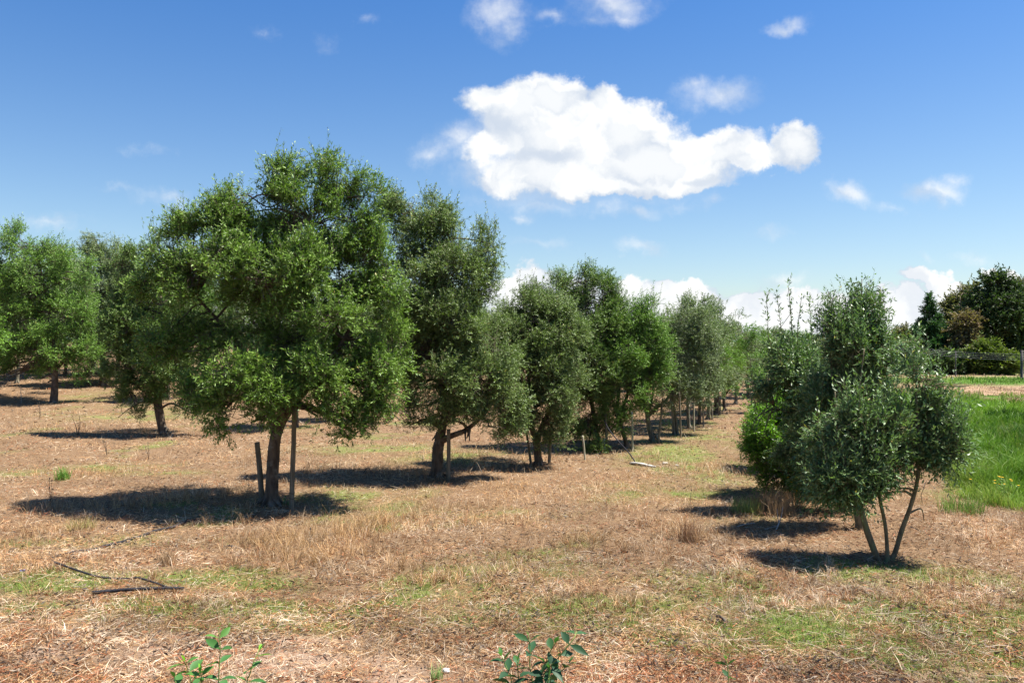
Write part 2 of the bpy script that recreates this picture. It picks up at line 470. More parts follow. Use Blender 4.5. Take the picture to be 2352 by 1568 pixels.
def dry_band(x, y):
    """dry stripes across the far part of the green field"""
    w = y + 1.6 * (fbm(x * 0.12, y * 0.12, 71, 2) - 0.5) * 4
    b = sstep(46, 48, w) * sstep(54, 51, w) * 0.75
    b = np.maximum(b, sstep(54.5, 57, w) * sstep(71, 67, w))
    b = np.maximum(b, sstep(82, 84, w) * sstep(92, 90, w) * 0.9)
    return b

def build_ground():
    ys = np.concatenate([np.linspace(-30, 3, 12), np.linspace(3.4, 60, 300), 60 * np.exp(np.linspace(0.02, math.log(70), 60))])
    us = np.linspace(-1, 1, 281); us = np.sign(us) * (np.abs(us) ** 1.25)
    Y = np.repeat(ys[:, None], len(us), 1)
    half = np.maximum(45, np.abs(Y) * 1.3)
    half = np.where(Y < 45, 14 + np.maximum(Y, 0) * 1.0 + 20 * np.abs(us[None, :]) ** 3, half)
    X = us[None, :] * half + 3
    Z = gz(X, Y)
    V = np.stack([X, Y, Z], -1).reshape(-1, 3)
    nu = len(us); nr = len(ys)
    i = np.arange(nr - 1)[:, None] * nu; j = np.arange(nu - 1)[None, :]
    f = np.stack([i + j, i + j + 1, i + nu + j + 1, i + nu + j], -1).reshape(-1, 4)
    me = np_mesh('ground', V, f, 4, None, True)
    x, y = V[:, 0], V[:, 1]
    ga = np.where(y < 60, green_amt(x, y), 0); ba = bare_amt(x, y)
    fd = sstep(-0.25, 0.6, field_d(x, y)); db = dry_band(x, y)
    a = me.attributes.new('cover', 'FLOAT_COLOR', 'POINT')
    c = np.stack([ga, ba, fd, db], -1).astype(np.float32)
    a.data.foreach_set('color', c.ravel())
    m, t = mat('dry_ground')
    out = nd(t, 'ShaderNodeOutputMaterial')
    tc = nd(t, 'ShaderNodeTexCoord').outputs['Object']
    at = nd(t, 'ShaderNodeAttribute', attribute_name='cover')
    sp = nd(t, 'ShaderNodeSeparateColor'); t.links.new(at.outputs['Color'], sp.inputs[0])
    n1 = noise(t, vmth(t, 'MULTIPLY', tc, (1, 1, 1)), 1.3, 8, 0.7)
    n2 = noise(t, vmth(t, 'MULTIPLY', tc, (2.2, 5, 1)), 7, 8, 0.75)
    n3 = noise(t, tc, 60, 6, 0.7)
    soil = mixc(t, maprange(t, n1, 0.35, 0.65), (0.155, 0.088, 0.046), (0.26, 0.165, 0.098))
    straw = mixc(t, maprange(t, n2, 0.3, 0.7), (0.10, 0.056, 0.028), (0.28, 0.195, 0.11))
    col = mixc(t, mth(t, 'MULTIPLY_ADD', n1, 0.4, 0.35), soil, straw)
    col = mixc(t, maprange(t, n3, 0.38, 0.62, 0.0, 0.45), col, (0.13, 0.08, 0.05))
    col = mixc(t, mth(t, 'MULTIPLY', sp.outputs[1], 0.9, clamp=True), col, mixc(t, maprange(t, n3, 0.35, 0.65), (0.29, 0.195, 0.135), (0.38, 0.27, 0.195)))
    gcol = mixc(t, maprange(t, n2, 0.3, 0.7), (0.10, 0.13, 0.03), (0.20, 0.23, 0.07))
    col = mixc(t, mth(t, 'MULTIPLY', sp.outputs[0], 0.7, clamp=True), col, gcol)
    fcol = mixc(t, maprange(t, n2, 0.3, 0.7), (0.045, 0.09, 0.012), (0.10, 0.17, 0.03))
    dcol = mixc(t, maprange(t, n1, 0.35, 0.65), (0.20, 0.13, 0.06), (0.36, 0.25, 0.17))
    fcol = mixc(t, at.outputs['Alpha'], fcol, dcol)
    col = mixc(t, sp.outputs[2], col, fcol)
    p = nd(t, 'ShaderNodeBsdfPrincipled'); t.links.new(col, p.inputs['Base Color'])
    p.inputs['Roughness'].default_value = 0.95; p.inputs['Specular IOR Level'].default_value = 0.1
    b = nd(t, 'ShaderNodeBump'); b.inputs['Strength'].default_value = 0.8; b.inputs['Distance'].default_value = 0.03
    t.links.new(mth(t, 'ADD', n2, mth(t, 'MULTIPLY', n3, 0.5)), b.inputs['Height']); t.links.new(b.outputs[0], p.inputs['Normal'])
    t.links.new(p.outputs[0], out.inputs[0])
    o = link_mesh('ground', me, m)
    props(o, 'reddish dry ground of the orchard, turning into a green field at the right', 'ground', kind='structure')
build_ground()

def lerp(a, b, t):
    return a + (b - a) * t
STRAWS = np.array([[0.60, 0.47, 0.31], [0.54, 0.36, 0.18], [0.38, 0.21, 0.09], [0.70, 0.60, 0.46], [0.19, 0.10, 0.05], [0.42, 0.16, 0.07], [0.23, 0.17, 0.11]])

def straw_cols(x, y, n, red):
    """actual colours of single dry blades, drifting with broad patches"""
    p1 = fbm(x * 0.8, y * 0.8, 81, 3); p2 = fbm(x * 2.3, y * 2.3, 91, 3)
    w = np.stack([0.25 + 0 * x, 0.25 + 0.8 * sstep(.45, .65, p1), 0.25 + 0 * x, 0.1 + 0.75 * sstep(.5, .66, p2), 0.15 + 0.3 * sstep(.55, .35, p2), red, 0.12 + 0 * x], -1)
    w = np.cumsum(w / w.sum(-1, keepdims=True), -1)
    k = (rng.random(n)[:, None] > w).sum(-1).clip(0, 6)
    tone = 0.62 + 0.40 * sstep(.32, .62, fbm(x * 0.9 + 4, y * 0.9, 85, 4))[:, None]
    return STRAWS[k] * (0.72 + 0.5 * rng.random((n, 1))) * tone * np.array([1.06, 0.99, 0.93])

def sample_ground(n, ymin, ymax, umin=-0.74, umax=0.74, p=1.0):
    v = rng.random(n) ** p * (1 / ymin - 1 / ymax) + 1 / ymax
    y = 1 / v
    x = (umin + (umax - umin) * rng.random(n)) * y
    return x, y

def flat_blades(x, y, L, w, tilt, lift, cols, name, label, cat, mt):
    n = len(x)
    a = rng.random(n) * 2 * math.pi
    el = (rng.random(n) - 0.3) * tilt
    d = np.stack([np.cos(a) * np.cos(el), np.sin(a) * np.cos(el), np.sin(el)], -1)
    c = np.stack([x, y, gz(x, y) + lift], -1) + np.stack([0 * x, 0 * x, np.abs(np.sin(el)) * L * 0.4], -1)
    pr = unit(np.cross(d, rng.normal(size=(n, 3))))
    bend = rng.normal(size=(n, 3)) * (L * 0.045)[:, None]; bend[:, 2] = np.abs(bend[:, 2]) * 0.6
    A = c - d * (L / 2)[:, None]; B = c + d * (L / 2)[:, None]; M = c + bend
    h = pr * (w / 2)[:, None]
    V = np.stack([A - h * .6, A + h * .6, M + h, M - h, B + h * .3, B - h * .3], 1).reshape(-1, 3)
    b = np.arange(n)[:, None] * 6
    f = np.concatenate([b + np.array([0, 1, 2, 3]), b + np.array([3, 2, 4, 5])], 1).reshape(-1, 4)
    me = np_mesh(name, V, f, 4, np.repeat(cols, 2, 0))
    o = link_mesh(name, me, mt)
    return props(o, label, cat, kind='stuff')

def stand_geo(x, y, z0, L, w, lean, cols):
    """standing bent blades: 2 quads each"""
    n = len(x)
    a = rng.random(n) * 2 * math.pi
    ln = lean * (0.3 + rng.random(n))
    out = np.stack([np.cos(a), np.sin(a), 0 * a], -1)
    B0 = np.stack([x, y, z0], -1)
    M = B0 + out * (L * ln * 0.35)[:, None] + np.array([0, 0, 1]) * (L * 0.6)[:, None]
    T = B0 + out * (L * ln)[:, None] + np.array([0, 0, 1]) * (L * np.clip(1.0 - 0.35 * ln, 0.25, 1))[:, None]
    sa = rng.random(n) * math.pi
    h = np.stack([np.cos(sa), np.sin(sa), 0 * sa], -1) * (w / 2)[:, None]
    V = np.stack([B0 - h, B0 + h, M + h * .8, M - h * .8, T + h * .15, T - h * .15], 1).reshape(-1, 3)
    b = np.arange(n)[:, None] * 6
    f = np.concatenate([b + np.array([0, 1, 2, 3]), b + np.array([3, 2, 4, 5])], 1).reshape(-1, 4)
    return V, f, np.repeat(cols, 2, 0)

def stand_blades(*a, name, label, cat, mt):
    V, f, c = stand_geo(*a)
    o = link_mesh(name, np_mesh(name, V, f, 4, c), mt)
    return props(o, label, cat, kind='stuff')

def build_cover():
    # dead straw and leaf litter lying on the ground
    n = 560000
    x, y = sample_ground(n, 5.2, 75)
    keep = (rng.random(n) > bare_amt(x, y) * 0.85) & (rng.random(n) > sstep(-0.1, 0.4, field_d(x, y))) & (rng.random(n) > 0.45 * np.clip(green_amt(x, y), 0, 1)) \
        & (rng.random(n) < 0.35 + 0.9 * sstep(0.3, 0.6, fbm(x * 1.9, y * 1.9, 17, 4)))
    x, y = x[keep], y[keep]; n = len(x)
    s = np.maximum(1, y / 14)
    L = (0.02 + 0.12 * rng.random(n) ** 2.0) * (1 + 0.3 * (s - 1))
    w = (0.0022 + 0.0035 * rng.random(n)) * s
    red = 0.10 + 0.5 * sstep(8.5, 6.6, y) * sstep(.35, .6, fbm(x * 1.7, y * 1.7, 7, 3)) + 0.2 * sstep(.5, .7, fbm(x * .7, y * .7, 8, 2))
    flat_blades(x, y, L, w, 0.7, 0.006 + 0.035 * rng.random(n) ** 2, straw_cols(x, y, n, red), 'dry_straw', 'brown and tan dead straw strewn over the orchard floor', 'straw', M_straw)
    # dead curled leaves and bark chips
    n = 60000
    x, y = sample_ground(n, 5.2, 45)
    keep = (rng.random(n) < 0.15 + 0.8 * sstep(0.45, 0.62, fbm(x * 1.5, y * 1.5, 23, 4))) & (field_d(x, y) < 0)
    x, y = x[keep], y[keep]; n = len(x)
    s = np.maximum(1, y / 14)
    cl = np.array([[.10, .065, .04], [.17, .09, .045], [.22, .17, .12], [.30, .12, .05], [.07, .05, .04]])[rng.integers(0, 5, n)] * (0.7 + .5 * rng.random((n, 1)))
    flat_blades(x, y, (.02 + .045 * rng.random(n)) * s, (.007 + .012 * rng.random(n)) * s, 1.0, .02 + .03 * rng.random(n), cl, 'leaf_litter', 'small dark curled leaves and bark chips scattered in the straw', 'leaf litter', M_straw)
    # longer pale stalks
    n = 5500
    x, y = sample_ground(n, 5.2, 40)
    keep = (rng.random(n) < sstep(0.42, 0.66, fbm(x * 1.1, y * 1.1, 19, 3))) & (field_d(x, y) < 0)
    x, y = x[keep], y[keep]; n = len(x)
    s = np.maximum(1, y / 14)
    flat_blades(x, y, (.10 + .17 * rng.random(n) ** 1.5), (0.003 + 0.003 * rng.random(n)) * s, 0.6, 0.03 + 0.03 * rng.random(n), np.array([[.50, .40, .28]]) * (0.7 + 0.4 * rng.random((n, 1))), 'pale_stalks', 'long bleached grass stalks lying loose on top of the straw', 'straw', M_straw)
    # standing dry grass
    n = 560000
    x, y = sample_ground(n, 5.6, 80, p=0.85)
    ta = spot(TALL, x, y)
    tn = sstep(0.52, 0.68, fbm(x * 1.2, y * 1.2, 55, 4))
    den = np.clip(0.02 + 1.0 * ta * (0.4 + sstep(.35, .6, fbm(x * 4, y * 4, 66, 2))) + 0.45 * tn * sstep(6.6, 8.5, y), 0, 1) * sstep(0.1, -0.3, field_d(x, y))
    keep = rng.random(n) < den
    x, y, ta, tn = x[keep], y[keep], ta[keep], tn[keep]; n = len(x)
    s = np.maximum(1, y / 14)
    # gather blades into tussocks
    cell = 0.16
    jx, jy = np.floor(x / cell), np.floor(y / cell)
    cxx = (jx + _hash(jx, jy, 3)) * cell; cyy = (jy + _hash(jx, jy, 4)) * cell
    x = lerp(x, cxx, 0.6); y = lerp(y, cyy, 0.6)
    hh = 0.5 + _hash(jx, jy, 5)
    L = (0.05 + 0.11 * rng.random(n) + np.clip(ta, 0, 1.3) * 0.24 * rng.random(n)) * hh * (1 + 0.1 * (s - 1))
    w = (0.0022 + 0.003 * rng.random(n)) * s
    stand_blades(x, y, gz(x, y) - 0.01, L, w, 0.6 + 0.75 * rng.random(n), lerp(straw_cols(x, y, n, 0.12 + 0 * x), np.array([.52, .33, .135]), 0.45 * np.clip(ta, 0, 1)[:, None]) * (0.72 + 0.5 * _hash(jx, jy, 8))[:, None], name='dry_grass', label='tufts of golden dead grass standing between the trees', cat='dry grass', mt=M_straw)
    # short green grass in patches
    n = 420000
    x, y = sample_ground(n, 5.6, 60)
    ga = green_amt(x, y)
    keep = (rng.random(n) < ga * 0.9) & (field_d(x, y) < 0.3)
    x, y = x[keep], y[keep]; n = len(x)
    s = np.maximum(1, y / 14)
    L = 0.018 + 0.045 * rng.random(n)
    cols = lerp(np.array([0.105, 0.19, 0.018]), np.array([0.22, 0.32, 0.055]), rng.random((n, 1))) * (0.8 + .4 * rng.random((n, 1)))
    stand_blades(x, y, gz(x, y), L, (0.003 + 0.003 * rng.random(n)) * s, 0.9 + 0 * x, cols, name='green_grass', label='short fresh green grass growing in patches through the straw', cat='grass', mt=M_grass)
    # the green field on the right
    n = 520000
    x, y = sample_ground(n, 11, 95, 0.15, 0.85, p=0.9)
    fd = field_d(x, y)
    db = dry_band(x, y)
    keep = (fd > 0.0) & (rng.random(n) < 0.4 + 0.6 * sstep(0, .8, fd))
    x, y, fd, db = x[keep], y[keep], fd[keep], db[keep]; n = len(x)
    s = np.maximum(1, y / 12)
    pn = fbm(x * 0.9, y * 0.9, 101, 4)
    L = (0.08 + 0.24 * rng.random(n)) * (0.25 + 1.5 * sstep(.3, .7, pn) ) * (0.7 + 0.6 * sstep(.4, .65, fbm(x * 3, y * 3, 121, 2))) * (0.7 + 0.3 * sstep(0, 1.5, fd)) * (1 - 0.6 * db)
    pc = fbm(x * 0.5, y * 0.35, 111, 4)[:, None]
    g = lerp(np.array([0.055, 0.14, 0.008]), np.array([0.17, 0.32, 0.022]), np.clip((pc - .5) * 3.0 + 0.5 + 0.5 * (rng.random((n, 1)) - 0.5), 0, 1))
    edge = (sstep(1.6, 0.1, fd) * 0.8)[:, None]
    g = lerp(g, np.array([0.30, 0.32, 0.08]), edge * rng.random((n, 1)))
    dry = lerp(np.array([0.30, 0.20, 0.10]), np.array([0.50, 0.36, 0.25]), rng.random((n, 1)))
    yel = np.array([0.26, 0.26, 0.05])
    dull = (rng.random((n, 1)) < 0.12 + 0.35 * sstep(.5, .7, fbm(x * 1.7, y * 1.1, 131, 3))[:, None])
    g = np.where(dull, g * .6 + np.array([0.10, 0.10, 0.03]) * (.6 + rng.random((n, 1))), g)
    far = (sstep(38, 54, y) * sstep(60, 54, y) * .8)[:, None]
    g = lerp(g, yel, far * rng.random((n, 1)))
    isdry = (rng.random(n) < db)[:, None]
    cols = np.where(isdry, dry, g)
    flw = rng.random(n) < 0.004
    stand_blades(x, y, gz(x, y) - 0.01, L, (0.005 + 0.006 * rng.random(n)) * s, 0.55 + 0 * x, cols, name='field_grass', label='lush tall green grass of the open field at the right', cat='field grass', mt=M_grass)
build_cover()

# ------------------------------------------------------------------ trees
PAL = {
    'olive': ([0.060, 0.120, 0.012], [0.160, 0.275, 0.030], [0.24, 0.34, 0.075]),
    'olive_pale': ([0.085, 0.130, 0.030], [0.175, 0.255, 0.070], [0.26, 0.32, 0.14]),
    'olive_dark': ([0.060, 0.115, 0.018], [0.14, 0.235, 0.038], [0.22, 0.30, 0.085]),
    'grey': ([0.105, 0.150, 0.060], [0.20, 0.265, 0.115], [0.29, 0.33, 0.19]),
    'blue': ([0.050, 0.100, 0.026], [0.125, 0.215, 0.062], [0.23, 0.32, 0.13]),
    'bright': ([0.065, 0.15, 0.010], [0.15, 0.30, 0.02], [0.20, 0.38, 0.03]),
    'lush': ([0.075, 0.165, 0.018], [0.155, 0.29, 0.036], [0.23, 0.35, 0.06]),
    'pine': ([0.020, 0.044, 0.014], [0.05, 0.082, 0.022], [0.08, 0.11, 0.03]),
    'conifer': ([0.016, 0.050, 0.014], [0.040, 0.105, 0.028], [0.07, 0.15, 0.04]),
    'gum': ([0.10, 0.10, 0.04], [0.17, 0.16, 0.065], [0.24, 0.20, 0.10]),
    'gumred': ([0.14, 0.095, 0.05], [0.20, 0.145, 0.075], [0.18, 0.18, 0.08]),
    'shrub': ([0.06, 0.09, 0.012], [0.12, 0.165, 0.022], [0.17, 0.20, 0.03]),
}

def crown(blobs, n_leaf, L, Wd, pal, clump_r=0.22, per_shoot=12, per_clump=12, shoot=0.20, bunch=8, whips=(), gap=0.16, gapf=3.2, shell=0.5, spire=0.12, droop=0.0, sparse=0.0, tub=None, centre=None, twig_r=0.0035, spread=1.0):
    """leaf cloud from ellipsoid blobs (centre xyz, radii xyz, weight); returns V,F,cols. Adds twigs to tub."""
    bl = np.array([[*b[0], *b[1], b[2]] for b in blobs], float)
    area = ((bl[:, 3] * bl[:, 4]) ** 1.6 + (bl[:, 3] * bl[:, 5]) ** 1.6 + (bl[:, 4] * bl[:, 5]) ** 1.6) ** (1 / 1.6) * bl[:, 6]
    nc = max(4, int(n_leaf / (1 - gap) / (per_shoot * per_clump)))
    k = rng.choice(len(bl), nc, p=area / area.sum())
    d = unit(rng.normal(size=(nc, 3)))
    r = (shell + (1 - shell) * rng.random(nc)) ** 0.8
    d2 = d * r[:, None]
    cc = bl[k, :3] + d2 * bl[k, 3:6]
    # leave real gaps between branches
    ph = rng.random((3, 3)) * 6.28; fq = gapf * (0.7 + 0.6 * rng.random((3, 3))) * np.sign(rng.random((3, 3)) - .5)
    gv = sum(np.sin(cc @ fq[i] + ph[i][0]) * np.sin(cc @ fq[(i + 1) % 3][[1, 2, 0]] + ph[i][1]) for i in range(3))
    kp_ = gv > np.quantile(gv, gap)
    cc, k, d2 = cc[kp_], k[kp_], d2[kp_]; nc = len(cc)
    # loosen into larger bunches
    nb = max(3, nc // bunch)
    bi = rng.choice(nc, nb)
    dist = ((cc[:, None, :] - cc[bi][None, :, :]) ** 2).sum(-1)
    near = cc[bi][dist.argmin(1)]
    cc = lerp(cc, near, 0.45)
    # outward direction relative to its blob
    outd = unit(cc - bl[k, :3] + 1e-6)
    if tub is not None:
        src = bl[k, :3] + unit(rng.normal(size=(nc, 3))) * rng.random((nc, 1)) * bl[k, 3:6] * 0.45
        mid = lerp(src, cc, 0.5) + rng.normal(size=(nc, 3)) * 0.06 - np.array([0, 0, 0.05])
        tub.segs(src, mid, twig_r * 1.7, twig_r * 1.3)
        tub.segs(mid, cc, twig_r * 1.3, twig_r)
    # shoots
    ns = nc * per_clump
    ci = np.repeat(np.arange(nc), per_clump)
    start = cc[ci] + rng.normal(size=(ns, 3)) * clump_r * 0.45 * spread
    sd = unit(outd[ci] * 0.75 + unit(rng.normal(size=(ns, 3))) * 0.95 + np.array([0, 0, 0.42 - droop]))
    sl = shoot * (0.55 + 0.8 * rng.random(ns))
    top = (outd[ci][:, 2] > 0.35) & (rng.random(ns) < spire)
    sd[top] = unit(sd[top] * 0.35 + np.array([0, 0, 1.0]) + rng.normal(size=(top.sum(), 3)) * 0.12)
    sl[top] *= 1.9
    if tub is not None:
        tub.segs(start, start + sd * (sl * 0.95)[:, None], twig_r * 0.8, twig_r * 0.35)
    # leaves along the shoots
    m = per_shoot
    if len(whips):
        wa, wd, wl, wc = [], [], [], []
        for w in whips:
            p = smooth_path(np.array(w, float)[:, :3], 6)
            sg = np.linalg.norm(np.diff(p, axis=0), axis=1); cu = np.concatenate([[0], np.cumsum(sg)])
            t0 = cu[-1] * 0.30
            step_ = 0.10
            for q0 in np.arange(t0, cu[-1], step_):
                a_ = np.array([np.interp(q0, cu, p[:, i]) for i in range(3)]); b_ = np.array([np.interp(min(cu[-1], q0 + step_), cu, p[:, i]) for i in range(3)])
                if np.linalg.norm(b_ - a_) > 1e-4:
                    wa.append(a_); wd.append(unit(b_ - a_)); wl.append(step_ * 1.05); wc.append(rng.integers(nc))
                    for _ in range(2):
                        if rng.random() < .55:
                            wa.append(a_); wd.append(unit(unit(b_ - a_) * .8 + unit(rng.normal(size=3)) * .6)); wl.append(.10 + .10 * rng.random()); wc.append(rng.integers(nc))
        wn = len(wa)
        wa = np.array(wa); wd = np.array(wd); wl = np.array(wl)
        # thin them: leaves on a whip stand apart
        start = np.concatenate([start, wa]); sd = np.concatenate([sd, wd]); sl = np.concatenate([sl, wl])
        ns += wn
    else:
        wn = 0
    tt = np.tile((np.arange(m) + 0.5) / m, (ns, 1)) + (rng.random((ns, m)) - 0.5) * 0.6 / m
    nl = ns * m
    bend = np.array([0, 0, -1.0]) * (0.10 + droop * 0.5)
    base = start[:, None, :] + sd[:, None, :] * (tt * sl[:, None])[..., None] + bend * (tt ** 2 * sl[:, None])[..., None]
    base = base.reshape(nl, 3)
    sdl = np.repeat(sd, m, 0)
    side = unit(np.cross(sdl, unit(rng.normal(size=(nl, 3)))))
    ld = unit(sdl * 0.85 + side * (0.55 + 0.5 * rng.random((nl, 1))) + rng.normal(size=(nl, 3)) * 0.12 + np.array([0, 0, -0.05]))
    ll = L * (0.6 + 0.65 * rng.random(nl)); ww = Wd * (0.7 + 0.6 * rng.random(nl))
    rv = rng.normal(size=(nl, 3)) * 0.55 + np.array([0.25, -0.12, 0.85])
    nrm = unit(rv - ld * (rv * ld).sum(-1, keepdims=True))
    flip = np.sign(nrm[:, 2:3] + 1e-9); nrm = nrm * flip
    sv = np.cross(ld, nrm)
    A = base; T = base + ld * ll[:, None]
    Mm = base + ld * (ll * 0.45)[:, None] - nrm * (ll * 0.04)[:, None]
    V, f = quads_from(A, Mm + sv * (ww / 2)[:, None], T, Mm - sv * (ww / 2)[:, None])
    c0, c1, c2 = (np.array(c) for c in PAL[pal])
    cbase = np.repeat(rng.random((nc, 1)), per_clump * m, 0)
    if wn: cbase = np.concatenate([cbase, rng.random((wn * m, 1))])
    cv = rng.random((nl, 1)) * 0.55 + cbase * 0.45
    cols = lerp(c0, c1, cv)
    tip = (np.tile(np.arange(m) > m * 0.7, ns) & (rng.random(nl) < 0.5))[:, None]
    cols = np.where(tip, lerp(cols, c2, 0.6), cols)
    old = rng.random(nl) < 0.006
    cols[old] = np.array([0.30, 0.26, 0.06])
    if sparse > 0 or wn:
        kp = rng.random(nl) > sparse
        if wn: kp[(ns - wn) * m:] &= rng.random(wn * m) < 0.42
        V = V.reshape(-1, 4, 3)[kp].reshape(-1, 3); cols = cols[kp]; f = np.arange(len(V)).reshape(-1, 4)
    return V, f, cols

def limb_to(tub, a, b, r0, r1, sag=0.12, sides=6):
    a, b = np.array(a, float), np.array(b, float)
    L = np.linalg.norm(b - a)
    m1 = lerp(a, b, 0.35) + rng.normal(size=3) * L * 0.05 + np.array([0, 0, sag * L])
    m2 = lerp(a, b, 0.7) + rng.normal(size=3) * L * 0.06 + np.array([0, 0, sag * L * 0.6])
    p = smooth_path([a, m1, m2, b], 4)
    tub.path(p, np.linspace(r0, r1, len(p)), sides, 0.08, cap=False)

def make_tree(name, label, base, stems, blobs, pal='olive', mleaf=None, mbark=None, n_leaf=50000, L=0.06, Wd=0.016, group='olive trees of the orchard', cat='tree', forks=None, limbs=(), lr=0.03, whip_ids=(), **kw):
    """base: world point; stems: list of paths [(x,y,z,r)...] relative to base; blobs relative to base"""
    root = empty(name, base, label, cat, group)
    tub = Tubes()
    ends = []
    for st in stems:
        st = np.array(st, float)
        sp_ = smooth_path(st, 5)
        tub.path(sp_[:, :3], np.maximum(sp_[:, 3], 0.004), 10 if st[0, 3] > 0.05 else 7, 0.10)
        ends.append(st)
        if st[0, 3] > .075 and L < .3 and len(stems) < 5 and mleaf is None:
            b0 = sp_[0, :3]; r0 = min(st[0, 3], .14) * .8
            for k in range(5):
                a = k * 1.256 + rng.random() * .8; l_ = r0 * (1.5 + 1.3 * rng.random())
                tub.path([b0 + np.array([math.cos(a) * r0 * .35, math.sin(a) * r0 * .35, .10 + r0 * 1.6]), b0 + np.array([math.cos(a) * r0 * .85, math.sin(a) * r0 * .85, .10 + r0 * .5]), b0 + np.array([math.cos(a) * l_, math.sin(a) * l_, .035])], [r0 * .42, r0 * .38, r0 * .16], 7, .2, cap=False)
    for lb in limbs:
        sp_ = smooth_path(np.array(lb, float), 5)
        tub.path(sp_[:, :3], np.maximum(sp_[:, 3], 0.004), 7, 0.12)
    # limbs out to the crown bunches, each from the nearest suitable point of a stem
    cand = np.concatenate([smooth_path(e, 6)[len(smooth_path(e, 6)) // 3:] for e in ends])
    for b in blobs:
        c = np.array(b[0], float)
        dd = np.linalg.norm(cand[:, :3] - c, axis=1) + 0.25 * np.maximum(0, cand[:, 2] - c[2] + 0.1) + 0.35 * np.maximum(0, c[2] * .0 + 1.6 - cand[:, 2])
        a = cand[dd.argmin()]
        if np.linalg.norm(a[:3] - c) > 0.15:
            limb_to(tub, a[:3], c, min(a[3] * 0.8, lr * 1.6), lr * 0.35)
    V, f, cols = crown(blobs, n_leaf, L, Wd, pal, tub=tub, whips=[stems[i] for i in whip_ids], **kw)
    link_mesh('trunk', tub.mesh('trunk'), mbark or M_bark, root)
    link_mesh('crown', np_mesh('crown', V, f, 4, cols), mleaf or M_leaf, root)
    return root

def break_up(blobs, n):
    # every bough carries a few uneven sprays instead of one even ball
    out = []
    for t_ in blobs:
        w = t_[5] if len(t_) > 5 else 1.0
        if n < 3: out.append((*t_[:5], w * 1.1))
        elif rng.random() < .5: out.append((*t_[:5], w * .8))
        for j in range(n):
            a = rng.random() * 6.28; r = .30 + .38 * rng.random()
            f1, f2 = .50 + .32 * rng.random(), .55 + .35 * rng.random()
            out.append((t_[0] + math.cos(a) * r * t_[2], t_[1] + math.sin(a) * r * t_[3], t_[2] * f1, t_[3] * f2, t_[4] + (rng.random() - .5) * .5, w * (.6 + .8 * rng.random())))
    return out

def q_tree(name, label, bq, stems, blobs, D=None, fixed=None, shr=0.0, grow=1.0, split=2, seed=None, **kw):
    global rng
    if seed is not None: rng = np.random.default_rng(seed)
    blobs = break_up(blobs, split)
    """stems, blobs given in layout coordinates at the tree's own distance; offsets in depth in metres"""
    b = G(*bq) if D is None else fixed
    D = b[1]
    def rel(qx, qy, off):
        # same height and bearing as seen, pushed off in depth at real size
        p = P(qx, qy, D)
        return (p[0] - b[0], off, p[2] - b[2])
    st = [[(*rel(p[0], p[1], p[2]), p[3]) for p in s] for s in stems]
    lb = [[(*rel(p[0], p[1], p[2]), p[3]) for p in s] for s in kw.pop('qlimbs', [])]
    k = D / F
    bl = []
    for t_ in blobs:
        qx, qy, rx, ry, off = t_[:5]
        rx *= grow; ry *= 1 + (grow - 1) * .5
        wgt = t_[5] if len(t_) > 5 else 1.0
        rz = t_[6] if len(t_) > 6 else 0.42 * (rx + ry) * k
        if shr: rx, ry, rz = max(.45 * rx, rx - shr / k), max(.45 * ry, ry - shr / k), max(.5 * rz, rz - shr)
        bl.append((rel(qx, qy, off * 0.7), (rx * k * 0.9, rz * 0.9, ry * k * 0.9), wgt))
    return make_tree(name, label, b, st, bl, limbs=lb, **kw)

# the big near tree
q_tree('olive_tree', 'biggest olive tree with a thick leaning trunk between two stakes, nearest on the left', (622, 1160),
       [[(622, 1166, 0, .145), (623, 1130, 0, .108), (627, 1050, 0, .10), (634, 995, 0, .09), (655, 950, 0, .085), (682, 910, .1, .075), (690, 850, .15, .065), (700, 760, .2, .05), (700, 640, .1, .03), (720, 520, 0, .015)],
        [(634, 1000, 0, .08), (615, 940, .1, .06), (580, 880, .3, .05), (520, 780, .4, .035), (440, 680, .2, .02)],
        [(682, 915, .1, .06), (730, 860, 0, .045), (800, 760, 0, .03), (840, 640, 0, .015)]],
       [(395, 590, 95, 105, .1), (350, 640, 50, 90, .2, .6), (470, 510, 90, 75, .2), (560, 470, 80, 75, .1), (650, 430, 80, 62, 0), (770, 425, 85, 60, 0), (810, 500, 75, 90, .1),
        (690, 520, 110, 75, -.4), (580, 600, 110, 70, -.7), (470, 640, 90, 60, -.6), (740, 620, 100, 70, -.8), (640, 660, 110, 60, -1.2, .7), (690, 780, 100, 80, .2, 1.), (520, 560, 80, 60, .1, .9), (560, 660, 90, 80, .2, .9), (780, 640, 90, 110, .5, 1.), (680, 920, 60, 40, .4, .6), (850, 600, 70, 80, .1), (880, 690, 80, 95, .1), (890, 800, 85, 90, .2),
        (790, 730, 80, 60, -1.0, .8), (400, 740, 85, 70, .2), (360, 820, 70, 60, .5, .8), (480, 800, 90, 60, -.2, .7), (470, 900, 60, 50, .2, .6),
        (590, 850, 80, 60, -1.5, 1.1), (640, 895, 80, 60, -1.5, 1.1), (560, 930, 85, 52, -1.2, 1.1), (500, 905, 55, 50, -.9, .8), (610, 960, 45, 28, -1.1, .6), (760, 860, 85, 60, -1.3, 1.1), (790, 900, 60, 50, -1.0), (860, 900, 75, 70, -.2),
        (830, 975, 55, 48, -.4, .9), (900, 960, 40, 40, 0, .5), (745, 945, 42, 42, -.5, .5), (700, 850, 70, 55, -1.2, .9), (870, 850, 80, 80, -.5, .9), (650, 540, 200, 120, .9, .9), (600, 740, 220, 110, 1.0, .8), (820, 800, 120, 120, 1.0, .6)],
       pal='olive', n_leaf=250000, L=.068, Wd=.017, lr=.035, shell=.45)
